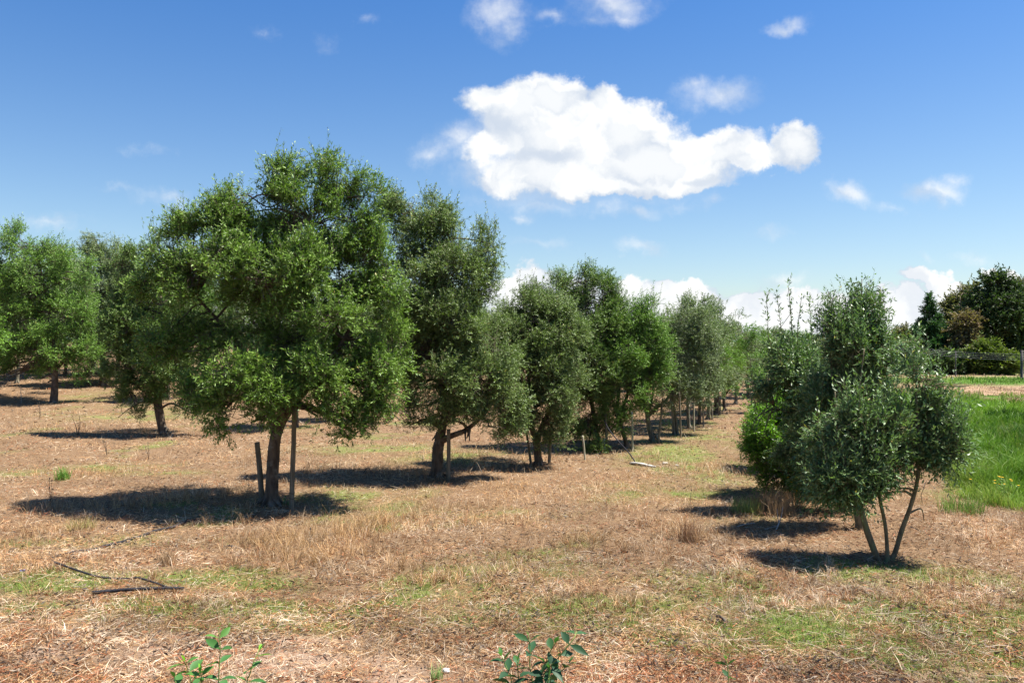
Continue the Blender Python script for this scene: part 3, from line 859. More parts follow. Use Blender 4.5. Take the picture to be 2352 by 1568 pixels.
# second tree
q_tree('olive_tree', 'second olive tree from the left along the near row, tall narrow greyish top', (1005, 1095),
       [[(1003, 1103, 0, .14), (1003, 1070, 0, .115), (1005, 1030, 0, .11), (1012, 1000, 0, .09), (1020, 940, .1, .06), (1010, 850, .1, .05), (990, 720, .1, .04), (975, 600, 0, .025), (960, 500, 0, .012)],
        [(1008, 1015, 0, .08), (1035, 1000, -.1, .06), (1075, 982, -.2, .045), (1115, 940, -.2, .03), (1130, 860, -.2, .02)]],
       [(935, 470, 62, 48, .1, .8), (990, 500, 62, 50, 0, .8), (900, 520, 50, 70, .3, .8), (960, 580, 85, 70, .2, .8), (1035, 560, 50, 60, 0, .8), (1110, 590, 45, 55, 0, .9), (1060, 640, 80, 70, -.2), (1110, 680, 45, 50, .1),
        (980, 680, 85, 70, -.6), (1060, 760, 85, 70, -.7), (980, 790, 80, 80, -.4), (1130, 800, 70, 85, -.1), (1100, 880, 80, 60, -.7), (1020, 880, 75, 60, -.9), (1150, 940, 55, 70, 0), (1090, 960, 60, 45, -.6, .8),
        (970, 930, 60, 60, -.2, .9), (1040, 960, 60, 35, -.7, .8), (960, 975, 40, 35, 0, .5), (1075, 1000, 25, 18, -.6, .25), (930, 830, 70, 90, .3, .7), (1000, 640, 120, 200, .8, .6), (1080, 820, 110, 120, .9, .5)],
       pal='olive_pale', n_leaf=190000, grow=1.06, L=.062, Wd=.015, lr=.03, mbark=M_bark)
# third and fourth
q_tree('olive_tree', 'third olive tree of the near row, dark trunk between two slanting stakes', (1236, 1070),
       [[(1238, 1078, 0, .12), (1236, 1060, 0, .09), (1232, 1020, 0, .08), (1230, 1008, 0, .078), (1222, 985, 0, .06), (1212, 940, 0, .05), (1215, 860, 0, .04), (1225, 760, 0, .02)],
        [(1235, 1012, 0, .07), (1240, 990, 0, .06), (1262, 940, .1, .045), (1290, 860, .1, .03)]],
       [(1185, 698, 50, 42, .2, .7), (1240, 690, 60, 44, .1, .8), (1165, 780, 50, 70, .1), (1280, 720, 45, 45, .2, .7), (1240, 760, 75, 60, -.2), (1290, 780, 50, 70, -.2), (1210, 850, 70, 65, -.5), (1275, 870, 60, 60, -.6), (1190, 930, 55, 60, -.1), (1240, 950, 55, 50, -.5),
        (1165, 985, 30, 35, .1, .5), (1290, 950, 40, 50, 0, .7), (1270, 1000, 30, 25, -.3, .4), (1230, 820, 100, 120, .7, .5)],
       pal='olive_pale', n_leaf=140000, grow=1.15, L=.058, Wd=.014, lr=.025)
q_tree('olive_tree', 'domed dark olive tree of the near row rising above its neighbours mid picture', (1373, 1026),
       [[(1376, 1032, 0, .08), (1372, 1010, 0, .06), (1366, 970, 0, .055), (1355, 900, 0, .05), (1345, 800, 0, .05), (1345, 700, 0, .025), (1345, 640, 0, .012)],
        [(1366, 975, 0, .06), (1390, 930, 0, .05), (1410, 850, 0, .03)]],
       [(1325, 648, 50, 38, 0), (1372, 655, 50, 38, 0), (1295, 690, 42, 45, .1), (1420, 740, 45, 55, .1, .9), (1350, 700, 70, 50, -.2), (1395, 710, 35, 50, 0), (1330, 770, 60, 50, -.6), (1400, 780, 50, 60, -.5), (1360, 850, 70, 50, -.9), (1320, 880, 50, 60, -.5), (1400, 890, 50, 50, -.6),
        (1350, 950, 60, 50, -.5), (1320, 1000, 40, 35, -.8, .8), (1350, 1015, 35, 28, -1.0, .7), (1390, 960, 40, 40, -.2, .8), (1360, 800, 110, 130, .9, .6), (1440, 800, 40, 80, .3, .7)],
       pal='olive_dark', n_leaf=135000, grow=1.15, L=.058, Wd=.015, lr=.025)
q_tree('olive_tree', 'rounded olive tree beside the pale upright stake, fifth along the near row', (1437, 1028),
       [[(1440, 1033, 0, .075), (1436, 1010, 0, .055), (1425, 975, 0, .05), (1418, 940, 0, .045), (1425, 860, 0, .045), (1440, 780, 0, .02)],
        [(1422, 960, 0, .05), (1445, 900, .1, .04), (1475, 820, .1, .02)]],
       [(1445, 725, 45, 38, 0), (1488, 730, 40, 36, 0), (1505, 790, 38, 58, .1), (1450, 800, 60, 55, -.4), (1490, 860, 35, 50, 0), (1440, 880, 50, 50, -.5), (1430, 950, 40, 35, -.3, .8), (1465, 930, 30, 35, -.1, .6), (1455, 820, 60, 90, .7, .6)],
       pal='lush', grow=1.32, n_leaf=85000, L=.055, Wd=.014, lr=.022)
# the sparse grey one with forked trunk
q_tree('olive_tree', 'thin grey olive tree with a forked slanting trunk and see-through crown in the near row', (1497, 1014),
       [[(1503, 1018, 0, .11), (1497, 1005, 0, .075), (1490, 975, 0, .065), (1486, 950, 0, .06), (1480, 930, 0, .05), (1470, 900, 0, .03), (1462, 860, 0, .02)],
        [(1486, 955, 0, .05), (1492, 935, 0, .04), (1500, 900, 0, .03), (1503, 850, 0, .015)],
        [(1489, 955, 0, .055), (1510, 935, 0, .045), (1535, 915, .1, .04), (1545, 880, .1, .035), (1552, 800, .1, .02), (1565, 730, 0, .01)]],
       [(1585, 722, 38, 30, 0, 1.1), (1550, 755, 45, 42, 0), (1605, 760, 45, 42, 0), (1620, 790, 40, 45, .1, .8), (1500, 850, 32, 50, 0, .6), (1530, 850, 50, 60, -.3, .9), (1580, 830, 45, 60, -.2), (1560, 900, 50, 40, -.3, .8), (1520, 930, 40, 25, 0, .4), (1480, 920, 30, 30, 0, .4)],
       pal='grey', grow=1.15, n_leaf=50000, L=.055, Wd=.013, lr=.022, mbark=M_bark_g, sparse=.1)
q_tree('olive_tree', 'twin trunked grey olive tree with dead litter round its foot', (1552, 998),
       [[(1549, 1002, 0, .065), (1547, 985, 0, .045), (1545, 950, 0, .04), (1541, 920, 0, .035), (1536, 890, 0, .04), (1540, 820, 0, .02)],
        [(1557, 1002, .05, .065), (1555, 985, .05, .045), (1551, 950, .05, .04), (1545, 905, .1, .05), (1560, 850, .1, .035), (1580, 790, .1, .02)]],
       [(1640, 770, 40, 40, .1), (1600, 790, 50, 50, 0), (1570, 830, 45, 45, -.2), (1620, 850, 45, 50, -.2), (1590, 900, 45, 35, -.3), (1550, 900, 35, 35, 0, .7), (1580, 850, 60, 70, .6, .6)],
       pal='grey', grow=1.2, n_leaf=48000, L=.055, Wd=.013, lr=.022, mbark=M_bark_g)

# prototypes in metres for the trees farther along the rows, then copied
def proto(label, h, wd, pal, n_leaf, seed, name='olive_tree', group='olive trees of the orchard', twin=False, L=.075, Wd=.02, mb=None):
    global rng
    rng = np.random.default_rng(seed)
    r = wd / 2
    bl = []
    for k in range(9):
        a = k * 2.4 + rng.random()
        zz = h * (0.33 + 0.066 * k)
        rr = r * (0.62 if k < 5 else 0.4) * (0.7 + .5 * rng.random())
        bl.append(((math.cos(a) * rr, math.sin(a) * rr, zz), (r * .48 * (.8 + .4 * rng.random()), r * .48, h * .16 * (.8 + .4 * rng.random())), 1))
    bl.append(((0, 0, h * .84), (r * .42, r * .42, h * .13), 1.2)); bl.append(((0, 0, h * .6), (r * .6, r * .6, h * .25), .8))
    st = [[(0.02, 0, -.08, .09), (0, 0, .1, .065), (-.04, 0, h * .2, .055), (.02, .03, h * .4, .045), (0, 0, h * .65, .03), (0, 0, h * .85, .012)]]
    if twin:
        st.append([(.13, .02, -.08, .07), (.13, 0, .1, .05), (.10, 0, h * .22, .045), (.3, .1, h * .45, .03), (.5, 0, h * .6, .02)])
    else:
        st.append([(-.02, 0, h * .17, .06), (r * .25, .05, h * .3, .045), (r * .5, 0, h * .5, .025)])
    return make_tree(name, label, (0, 0, 0), st, bl, pal=pal, n_leaf=n_leaf, L=L, Wd=Wd, lr=.022, group=group, mbark=mb or M_bark)

def copy_tree(src, loc, rot, sc, label, group=None):
    r = src.copy(); C.objects.link(r)
    r.location = loc; r.rotation_euler = (0, 0, rot); r.scale = sc
    r['label'] = label
    if group: r['group'] = group
    for ch in src.children:
        c = ch.copy(); C.objects.link(c); c.parent = r
    return r

pr = [proto('a', 4.0, 2.9, 'grey', 30000, 101, mb=M_bark_g), proto('b', 4.0, 2.7, 'olive', 30000, 102, twin=True), proto('c', 4.0, 3.0, 'lush', 30000, 103)]
used = [False, False, False]
def put(k, loc, rot, h, w, label):
    j = math.sin(loc[0] * 12.9 + loc[1] * 7.3)
    sc = (w * (1 + .16 * j), w * (1 - .1 * j), h / 4.0 * (1 + .06 * math.sin(loc[1] * 5)))
    if not used[k]:
        used[k] = True
        o = pr[k]; o.location = loc; o.rotation_euler = (0, 0, rot); o.scale = sc; o['label'] = label
        return o
    return copy_tree(pr[k], loc, rot, sc, label)
near_row = [
    (0, (1582, 985), .3, 3.9, .95, 'grey olive tree with two pale slim trunks, eighth along the near row'),
    (2, (1606, 974), 1.9, 3.9, .95, 'olive tree whose long low bare limb reaches left over the ground'),
    (0, (1627, 963), 4.0, 3.8, .95, 'grey-green olive tree just beyond the one with the long bare limb'),
    (1, (1647, 953), 2.2, 3.6, .95, 'small olive tree third from the far visible trunk of the near row'),
    (2, (1664, 944), 5.1, 3.5, 1.0, 'olive tree with the last trunk one can see at the far end of the path'),
    (0, (1690, 928), 3.4, 3.5, 1.05, 'far olive tree with branches sweeping low over the path'),
    (2, (1718, 914), .8, 3.4, 1.05, 'far olive tree closing the left side of the dirt path'),
    (1, (1755, 905), 4.4, 3.3, 1.1, 'distant olive tree right at the bend of the path'),
    (0, (1795, 895), 2.9, 3.3, 1.1, 'distant small olive tree behind the thin twigs of the right row'),
    (2, (1840, 888), 1.2, 3.5, 1.1, 'farthest olive tree of the near row, behind the tall right hand tree')]
for (k, bq, rot, h, w, lab) in near_row:
    put(k, G(*bq), rot, h, w, lab)
# low bare limb
def world_at(x, y):
    return (x, y, float(gz(x, y)))
back = [
    ((675, 982), 1, 0.5, 4.6, 1.0, 'olive tree whose trunk shows behind the right stake of the biggest tree'),
    ((386, 918), 2, 1.9, 5.0, 1.1, 'olive tree behind the leaning trunk at the left, mostly hidden'),
    ((840, 965), 0, 2.6, 4.3, 1.0, 'background olive tree in the gap right of the biggest tree'),
    ((940, 938), 2, 3.9, 4.2, 1.05, 'background olive tree low between the first and second near trees'),
    ((1100, 925), 1, 1.1, 4.2, 1.05, 'background olive tree behind the second near tree'),
    ((1215, 918), 2, 5.6, 4.2, 1.05, 'background olive tree behind the third near tree'),
    ((1310, 915), 0, .2, 4.1, 1.0, 'background olive tree behind the domed tree'),
    ((1405, 905), 1, 3.3, 4.0, 1.0, 'background olive tree seen under the domed dark tree'),
    ((1475, 896), 2, 4.6, 4.0, 1.0, 'background olive tree behind the grey forked tree'),
    ((1540, 890), 0, 1.6, 3.7, 1.0, 'background olive tree behind the grey see-through crowns'),
    ((270, 880), 1, 2.0, 5.0, 1.2, 'background olive tree behind the left row in deep shade'),
    ((560, 895), 0, 2.8, 4.8, 1.2, 'background olive tree hidden low behind the biggest crown'),
    ((40, 880), 0, 4.4, 5.2, 1.2, 'background olive tree at the far left behind the leftmost trunk'),
    ((760, 880), 2, 5.3, 4.6, 1.2, 'background olive tree deep behind the biggest tree'),
    ((930, 872), 1, .9, 4.4, 1.2, 'background olive tree far behind the first gap'),
    ((-60, 905), 2, .6, 5.5, 1.2, 'background olive tree cut by the left picture edge'),
    ((470, 868), 2, 2.3, 4.8, 1.3, 'background olive tree far behind the left row'),
    ((150, 862), 2, 3.1, 4.8, 1.3, 'background olive tree far behind the leftmost pair'),
    ((1050, 866), 0, 3.6, 4.4, 1.3, 'background olive tree far behind the second tree'),
    ((1180, 864), 1, 4.9, 4.3, 1.3, 'background olive tree far behind the third tree'),
    ((95, 868), 0, .7, 6.2, 1.7, 'background olive tree filling the gap right of the leftmost trunk'),
    ((300, 858), 2, 5.7, 6.0, 1.8, 'background olive tree far behind the leaning trunk, wide low crown'),
    ((10, 856), 2, 2.9, 6.4, 1.9, 'background olive tree far off at the left picture edge'),
    ((215, 850), 0, 1.2, 6.6, 2.0, 'background olive tree far off between the two leftmost trunks'),
    ((390, 850), 1, 2.1, 6.2, 1.9, 'background olive tree far off, left of the biggest crown'),
    ((640, 850), 2, 3.3, 6.0, 1.9, 'background olive tree far off behind the biggest trunk'),
    ((520, 845), 0, 4.1, 6.0, 2.0, 'background olive tree at the end of the view left of the biggest trunk'),
    ((850, 850), 0, 5.2, 5.2, 1.8, 'background olive tree far off right of the biggest crown'),
    ((980, 846), 2, .3, 5.0, 1.8, 'background olive tree at the end of the view under the second tree'),
    ((1110, 844), 1, 1.7, 5.0, 1.8, 'background olive tree at the end of the view between second and third tree'),
    ((1260, 848), 0, 2.2, 4.8, 1.7, 'background olive tree at the end of the view under the domed tree'),
    ((1380, 852), 2, .9, 4.4, 1.6, 'background olive tree at the end of the view right of the domed tree'),
    ((1480, 856), 1, 5.9, 4.0, 1.5, 'background olive tree at the end of the view behind the forked grey tree')]
for (bq, k, rot, h, w, lab) in back:
    put(k, G(*bq), rot, h, w, lab)
rng = np.random.default_rng(31)

# left side trees
q_tree('olive_tree', 'leftmost olive tree with an upright dark trunk and deep green crown', (124, 925),
       [[(124, 930, 0, .2), (124, 915, 0, .15), (126, 880, 0, .13), (126, 850, 0, .11), (124, 800, 0, .08), (110, 700, 0, .05), (90, 600, 0, .02)],
        [(126, 850, 0, .08), (160, 810, 0, .06), (190, 740, 0, .03)]],
       [(30, 560, 60, 48, 0), (100, 570, 50, 45, 0), (135, 620, 35, 50, .2, .8), (20, 640, 70, 70, -.3), (90, 660, 65, 60, -.6), (60, 740, 80, 60, -.8), (140, 740, 55, 60, -.4), (10, 780, 60, 60, -.2), (110, 810, 70, 45, -.6), (180, 790, 45, 50, 0),
        (40, 840, 60, 28, 0, .6), (150, 840, 45, 28, -.2, .6), (-40, 650, 60, 90, 0), (195, 700, 40, 70, .2, .9), (185, 630, 36, 45, .2, .8), (80, 700, 120, 130, 1.4, .9), (60, 800, 100, 60, .8, .8), (100, 870, 35, 20, -.3, .35), (20, 868, 50, 20, 0, .5), (190, 850, 40, 30, .3, .5)],
       pal='lush', grow=1.1, n_leaf=130000, L=.085, Wd=.024, lr=.05, clump_r=.3, shoot=.33)
q_tree('olive_tree', 'pale green olive tree with a pointed top behind the two left trees', (236, 885),
       [[(236, 892, 0, .18), (236, 870, 0, .14), (235, 800, 0, .1), (232, 680, 0, .05), (230, 570, 0, .02)]],
       [(228, 550, 30, 32, 0, .9), (215, 600, 38, 40, 0), (260, 610, 42, 45, 0, .9), (230, 670, 60, 50, -.4), (280, 640, 35, 60, .2, .8), (220, 740, 60, 50, -.4), (270, 760, 50, 60, -.2), (240, 810, 60, 35, 0), (230, 860, 55, 25, -.2, .8), (240, 700, 70, 90, .9, .6)],
       pal='grey', grow=1.25, n_leaf=70000, L=.085, Wd=.024, lr=.04, clump_r=.3, shoot=.33)
q_tree('olive_tree', 'olive tree with a leaning dark trunk and low twiggy branches, left behind the biggest tree', (372, 997),
       [[(378, 1003, 0, .21), (374, 990, 0, .13), (366, 950, 0, .12), (362, 915, 0, .11), (372, 885, 0, .09), (380, 800, 0, .07), (370, 680, 0, .03)],
        [(364, 930, 0, .035), (345, 920, -.2, .025), (320, 930, -.4, .015), (290, 955, -.5, .008)],
        [(366, 940, 0, .04), (400, 925, -.2, .03), (440, 940, -.4, .02), (470, 950, -.5, .01)]],
       [(270, 620, 40, 60, .3, .8), (262, 700, 40, 60, .3, .8), (330, 570, 45, 45, .2, .8), (300, 640, 40, 60, .1), (350, 680, 60, 60, -.2), (290, 740, 48, 60, 0), (350, 780, 70, 50, -.5), (300, 830, 55, 50, -.2), (400, 840, 70, 50, -.4), (440, 900, 55, 40, -.3), (330, 880, 60, 35, -.3), (275, 890, 35, 30, 0, .6),
        (295, 945, 40, 16, -.5, .28), (440, 940, 50, 20, -.5, .35), (380, 760, 110, 110, .9, .6), (480, 940, 40, 25, 0, .4)],
       pal='olive_dark', n_leaf=125000, grow=1.08, L=.07, Wd=.019, lr=.035)
q_tree('olive_tree', 'olive tree outside the left edge with only a bright branch tip in the picture', (-150, 1080),
       [[(-150, 1090, 0, .16), (-148, 1050, 0, .12), (-140, 960, 0, .1), (-140, 840, 0, .07), (-150, 640, 0, .03)]],
       [(-150, 650, 110, 90, .2), (-110, 760, 120, 70, 0), (-170, 850, 110, 60, 0), (-60, 850, 60, 45, -.4), (-15, 858, 40, 32, -.6, .9), (-110, 900, 70, 40, -.3)],
       pal='bright', n_leaf=40000, L=.07, Wd=.018, lr=.035)

# the right hand row: slender, larger bluish leaves
RK = dict(split=3, shr=.07, gap=.28, gapf=6.0, mleaf=M_leaf_b, mbark=M_bark_y, group='slender trees of the right hand row', L=.066, Wd=.020, per_shoot=11, per_clump=9, clump_r=.18, shoot=.24, twig_r=.003)
q_tree('young_tree', 'three stemmed young tree at the right with airy bluish foliage, nearest of its row', (2022, 1288),
       [[(2018, 1294, 0, .055), (2012, 1275, 0, .042), (1992, 1220, 0, .038), (1975, 1165, 0, .032), (1955, 1110, .1, .026), (1930, 1000, .1, .018), (1925, 900, .1, .01)],
        [(2032, 1294, -.05, .04), (2034, 1270, -.05, .026), (2030, 1210, -.05, .024), (2018, 1150, -.05, .022), (2003, 1060, 0, .02), (1985, 990, 0, .016), (1975, 900, 0, .01), (1985, 800, 0, .006)],
        [(2040, 1292, 0, .045), (2055, 1270, 0, .033), (2072, 1215, 0, .03), (2092, 1160, 0, .027), (2108, 1095, 0, .024), (2108, 1000, 0, .018), (2105, 880, 0, .01), (2112, 770, 0, .004)],
        [(2085, 1180, 0, .014), (2120, 1170, .05, .009), (2132, 1200, .1, .004)]],
       [(2110, 800, 18, 44, 0, .28), (2104, 865, 32, 42, 0, .85), (2145, 870, 28, 30, -.1, .22), (2190, 885, 24, 10, -.1, .08), (2125, 940, 45, 50, 0, .6), (2130, 1020, 50, 55, -.1, .95), (2080, 1060, 45, 42, 0, .9), (2160, 1060, 40, 35, 0, .75), (2120, 1070, 36, 20, 0, .4),
        (2030, 950, 34, 45, -.2, .8), (1985, 960, 55, 50, -.3), (2020, 1015, 45, 40, 0, .8), (1970, 1040, 60, 45, -.3), (1920, 1100, 60, 50, -.2, 1.), (1985, 1090, 50, 34, -.2, .8), (1890, 1125, 30, 26, 0, .4), (2060, 1130, 28, 24, .1, .2), (2125, 1165, 20, 18, .1, .08),
        (1930, 1010, 50, 50, 0, .8), (2155, 1000, 30, 25, .2, .3)], whip_ids=(2,),
       pal='blue', n_leaf=52000, spire=.6, shell=.35, lr=.014, **RK)
q_tree('young_tree', 'tallest bluish tree of the right row, a narrow column with twiggy tip', (1980, 1214),
       [[(1978, 1222, 0, .10), (1976, 1200, 0, .07), (1965, 1130, 0, .06), (1958, 1000, 0, .045), (1965, 860, 0, .03), (1975, 740, 0, .015), (1980, 640, 0, .005)],
        [(1962, 1050, 0, .03), (1930, 960, 0, .02), (1910, 850, 0, .015), (1905, 720, 0, .005)],
        [(1960, 980, 0, .03), (1995, 900, 0, .02), (2015, 800, 0, .012), (2022, 660, 0, .005)]],
       [(1978, 665, 28, 45, 0, .5), (2010, 680, 20, 52, 0, .45), (1920, 680, 22, 45, 0, .35), (1960, 720, 50, 45, 0, .8), (1910, 750, 35, 45, 0, .8), (2010, 760, 35, 50, 0, .7), (1960, 800, 65, 50, -.2), (1915, 830, 45, 50, 0), (2010, 840, 40, 50, 0), (1965, 890, 70, 50, -.1),
        (1900, 920, 50, 50, 0), (1940, 970, 70, 50, .1), (2000, 960, 50, 50, .2), (1900, 1010, 50, 50, .1), (1950, 1060, 55, 45, .2, .8), (1895, 1085, 50, 40, .1, .8)],
       whip_ids=(0, 1, 2), pal='blue', seed=501, grow=1.15, n_leaf=42000, spire=.5, shell=.3, lr=.016, **RK)
q_tree('young_tree', 'dark tree of the right row with tall bare shoots standing above its left side', (1940, 1176),
       [[(1940, 1182, 0, .12), (1938, 1165, 0, .09), (1920, 1100, 0, .07), (1880, 1000, 0, .045), (1850, 900, 0, .03), (1835, 820, 0, .02)],
        [(1945, 1180, .1, .08), (1945, 1120, .1, .05), (1930, 1000, .1, .04), (1900, 900, .1, .02)],
        [(1870, 980, 0, .02), (1830, 900, 0, .016), (1822, 800, 0, .010), (1815, 700, 0, .006), (1810, 655, 0, .003)],
        [(1850, 900, 0, .014), (1835, 830, 0, .010), (1832, 760, 0, .006), (1840, 690, 0, .003)],
        [(1835, 860, -.05, .012), (1800, 800, -.05, .008), (1790, 740, -.05, .005), (1785, 680, 0, .003)],
        [(1830, 850, .05, .010), (1775, 790, .1, .007), (1768, 730, .1, .004), (1765, 680, .1, .003)],
        [(1870, 860, .05, .010), (1868, 790, .05, .007), (1864, 730, .05, .005), (1862, 690, .05, .003)],
        [(1760, 905, 0, .012), (1790, 940, 0, .016), (1850, 950, 0, .02)]],
       [(1812, 700, 16, 36, 0, .06), (1792, 715, 14, 36, 0, .06), (1800, 815, 40, 28, 0, .35), (1830, 840, 55, 45, 0, .8), (1790, 870, 55, 45, -.1, .9), (1750, 900, 35, 35, -.1, .6), (1850, 900, 55, 45, 0),
        (1735, 960, 30, 26, -.4, .32), (1725, 990, 26, 18, -.4, .22), (1870, 970, 55, 50, -.2), (1850, 1040, 55, 45, 0, .8), (1880, 1090, 55, 50, -.1, .9), (1910, 1130, 45, 30, -.1, .6)],
       seed=503, grow=1.1, whip_ids=(2, 3, 4, 5, 6), pal='blue', n_leaf=44000, spire=.35, shell=.3, lr=.014, **RK)
bush = q_tree('bright_bush', 'dense round bush with bright green left flank, low at the left of the right row', (1815, 1142),
       [[(1815, 1150, 0, .08), (1812, 1110, 0, .06), (1800, 1040, 0, .04), (1790, 960, 0, .02)], [(1820, 1150, .1, .07), (1840, 1060, .1, .04), (1850, 960, .1, .02)]],
       [(1770, 950, 42, 45, 0, 1.2), (1820, 930, 50, 40, .1), (1760, 1010, 45, 45, -.2, 1.1), (1820, 1000, 60, 50, -.3), (1780, 1070, 50, 45, -.3), (1840, 1080, 60, 45, -.2), (1800, 1120, 50, 28, -.2, .8), (1880, 1020, 50, 60, .3), (1740, 1060, 25, 35, 0, .6), (1860, 1120, 40, 30, 0, .6), (1815, 1030, 80, 80, .6, .7)],
       pal='bright', mleaf=M_leaf_bush, n_leaf=75000, L=.05, Wd=.017, lr=.02, group='', cat='bush', clump_r=.17, shoot=.18, spire=.05)
copy_tree(bush, world_at(5.75, 17.2), 1.9, (.95, .95, 1), 'second round bush of the right row, half hidden behind the bright green one', 'low bushes of the right hand row')
copy_tree(bush, world_at(6.9, 20.6), 3.6, (1, 1, 1), 'third round bush of the right row, farthest back beside the lane', 'low bushes of the right hand row')
bush['group'] = 'low bushes of the right hand row'
for i, (x, y, h, lab) in enumerate([(6.6, 16.4, 3.0, 'blue-grey tree just behind the tall column tree of the right row'), (8.2, 19.4, 3.1, 'fifth tree of the right row, glimpsed through the airy stems')]):
    copy_tree(pr[(0, 1, 0, 2)[i]], world_at(x, y), 1.3 * i, (.72, .72, h / 4), lab, 'slender trees of the right hand row')

copy_tree(pr[2], (23.9, 32.0, float(gz(23.9, 32.0))), 2.0, (1.75, 1.75, 1.9), 'tree outside the right edge, its shadow falling on the green field', 'trees beside the green field')
copy_tree(pr[0], (22.9, 30.0, float(gz(22.9, 30.0))), 1.0, (1.6, 1.6, 1.6), 'second tree outside the right edge, added to thicken the dark shadow patch on the field', 'trees beside the green field')  # unseen copy added to deepen the shadow on the field
copy_tree(pr[1], (21.6, 25.0, float(gz(21.6, 25.0))), 4.0, (.9, .9, .8), 'smaller tree outside the right edge, added to dapple the near part of the green field', 'trees beside the green field')  # unseen copy added for dappled shade on the field
# far trees beyond the field
FD = 96.0
def far_tree(name, label, qx, qtop, half, pal, n, cat, D=FD, shape='round', qb=855, blobs=None, L=.34, Wd=.16, seed=1, **kw):
    global rng
    rng = np.random.default_rng(seed)
    x = (qx - CX) / F * D
    b = (x, D, float(gz(x, D)) - .1)
    k = D / F
    h = CAMH + (CY - qtop) * k - b[2]
    r = half * k
    bl = []
    if blobs:
        for (a, c, rx, ry, off, w) in blobs:
            bl.append((((a - qx) * k, off, CAMH + (CY - c) * k - b[2]), (rx * k, (rx + ry) / 2 * k, ry * k), w))
    elif shape == 'cone':
        for j in range(26):
            t_ = j / 25
            rr = r * (1.0 - t_) ** 0.9 * 1.05
            a = j * 2.4
            bl.append(((math.cos(a) * rr * .75, math.sin(a) * rr * .75, h * (.12 + .86 * t_)), (max(.22, rr * .5), max(.22, rr * .5), h * .045), 1 + 1.1 * t_))
    else:
        for j in range(14):
            a = j * 2.4; t_ = (j + .5) / 14
            rr = r * math.sin(math.pi * min(1, .25 + .75 * t_)) ** .6 * .62
            bl.append(((math.cos(a) * rr, math.sin(a) * rr, h * (.2 + .68 * t_)), (r * .38, r * .38, h * .12), 1))
    st = [[(0, 0, -.3, .02 * h + .1), (0, 0, h * .3, .016 * h + .05), (.1, 0, h * .65, .01 * h), (0, 0, h * .93, .05)]]
    return make_tree(name, label, b, st, bl, pal=pal, mleaf=M_leaf_far, n_leaf=n, L=L, Wd=Wd, lr=.12, group='trees beyond the field', cat=cat,
                     clump_r=kw.pop('clump_r', .8), shoot=kw.pop('shoot', 1.0), gapf=.9, twig_r=.02, per_shoot=10, per_clump=7, spire=kw.pop('spire', .03), **kw)
far_tree('pine_tree', 'huge dark spreading pine towering at the right edge beyond the field', 2285, 628, 90, 'pine', 60000, 'tree', seed=2,
         blobs=[(2280, 650, 26, 18, 0, 1), (2305, 660, 30, 18, 0, 1), (2265, 680, 30, 14, 0, 1), (2320, 690, 35, 18, 0, 1), (2245, 702, 30, 12, 0, 1), (2290, 700, 40, 18, -1, 1), (2340, 710, 35, 22, 0, 1), (2235, 725, 34, 11, 0, 1), (2290, 735, 45, 18, -1.5, 1),
                (2345, 745, 35, 24, 0, 1), (2225, 760, 34, 14, 0, 1), (2280, 768, 45, 18, -1, 1), (2340, 785, 40, 22, 0, 1), (2240, 790, 40, 18, 0, 1), (2200, 810, 30, 18, 1, .8), (2290, 810, 50, 22, 0, 1), (2350, 825, 40, 25, 0, 1), (2230, 830, 40, 22, 0, 1)])
far_tree('conifer', 'pointed dark green conifer beyond the field, left of the huge pine', 2134, 682, 56, 'conifer', 60000, 'tree', shape='cone', seed=3, clump_r=.3, shoot=.45, L=.26, Wd=.09, gap=.1)
far_tree('gum_tree', 'yellow-brown gum tree between the conifer and the huge pine', 2205, 668, 42, 'gum', 20000, 'tree', D=102, seed=4,
         blobs=[(2245, 670, 20, 12, 2, 1), (2208, 700, 16, 14, 2, 1), (2228, 700, 20, 16, 2, 1), (2206, 730, 16, 18, 1, 1), (2225, 740, 24, 20, 1, 1), (2208, 770, 20, 20, 1, 1), (2220, 790, 30, 20, 1, 1)], )
far_tree('gum_tree', 'reddish brown leaved gum tree low beside the huge pine', 2205, 750, 30, 'gumred', 12000, 'tree', D=94, seed=14,
         blobs=[(2220, 738, 18, 12, 0, 1), (2210, 762, 18, 13, 0, 1), (2222, 790, 20, 15, 0, 1), (2202, 800, 16, 13, 0, 1)])
far_tree('gum_tree', 'tan gum tree cut by the right edge behind the huge pine', 2345, 640, 34, 'gum', 14000, 'tree', D=106, seed=5)
far_tree('round_tree', 'light green tree beyond the field, just left of the conifer', 2070, 757, 34, 'gum', 14000, 'tree', D=110, seed=6)
far_tree('round_tree', 'small bluish green tree at the far field edge left of the conifer', 2078, 790, 26, 'grey', 10000, 'tree', D=92, seed=7)
far_tree('shrub', 'rounded yellow-green shrub in front of the huge pine', 2258, 792, 36, 'shrub', 14000, 'shrub', D=90, seed=8)
far_tree('shrub', 'low yellow-green shrub nearest the grey utility pole', 2302, 812, 26, 'shrub', 9000, 'shrub', D=89, seed=9)
far_tree('shrub', 'dark low shrub under the conifer', 2170, 822, 34, 'pine', 9000, 'shrub', D=91, seed=10)
far_tree('shrub', 'olive coloured shrub beyond the field behind the right stem', 2110, 822, 34, 'shrub', 9000, 'shrub', D=93, seed=11)
far_tree('round_tree', 'tree of the distant belt seen behind the tall column tree', 1990, 775, 50, 'gum', 12000, 'tree', D=120, seed=12)
far_tree('round_tree', 'tree of the distant belt seen between the bare shoots', 1895, 776, 36, 'gum', 9000, 'tree', D=125, seed=13)
far_tree('round_tree', 'low green tree of the distant belt by the end of the path', 1820, 800, 40, 'grey', 9000, 'tree', D=110, seed=15)
far_tree('round_tree', 'dark tree filling the belt right below the huge pine crown', 2335, 740, 60, 'pine', 14000, 'tree', D=104, seed=16)
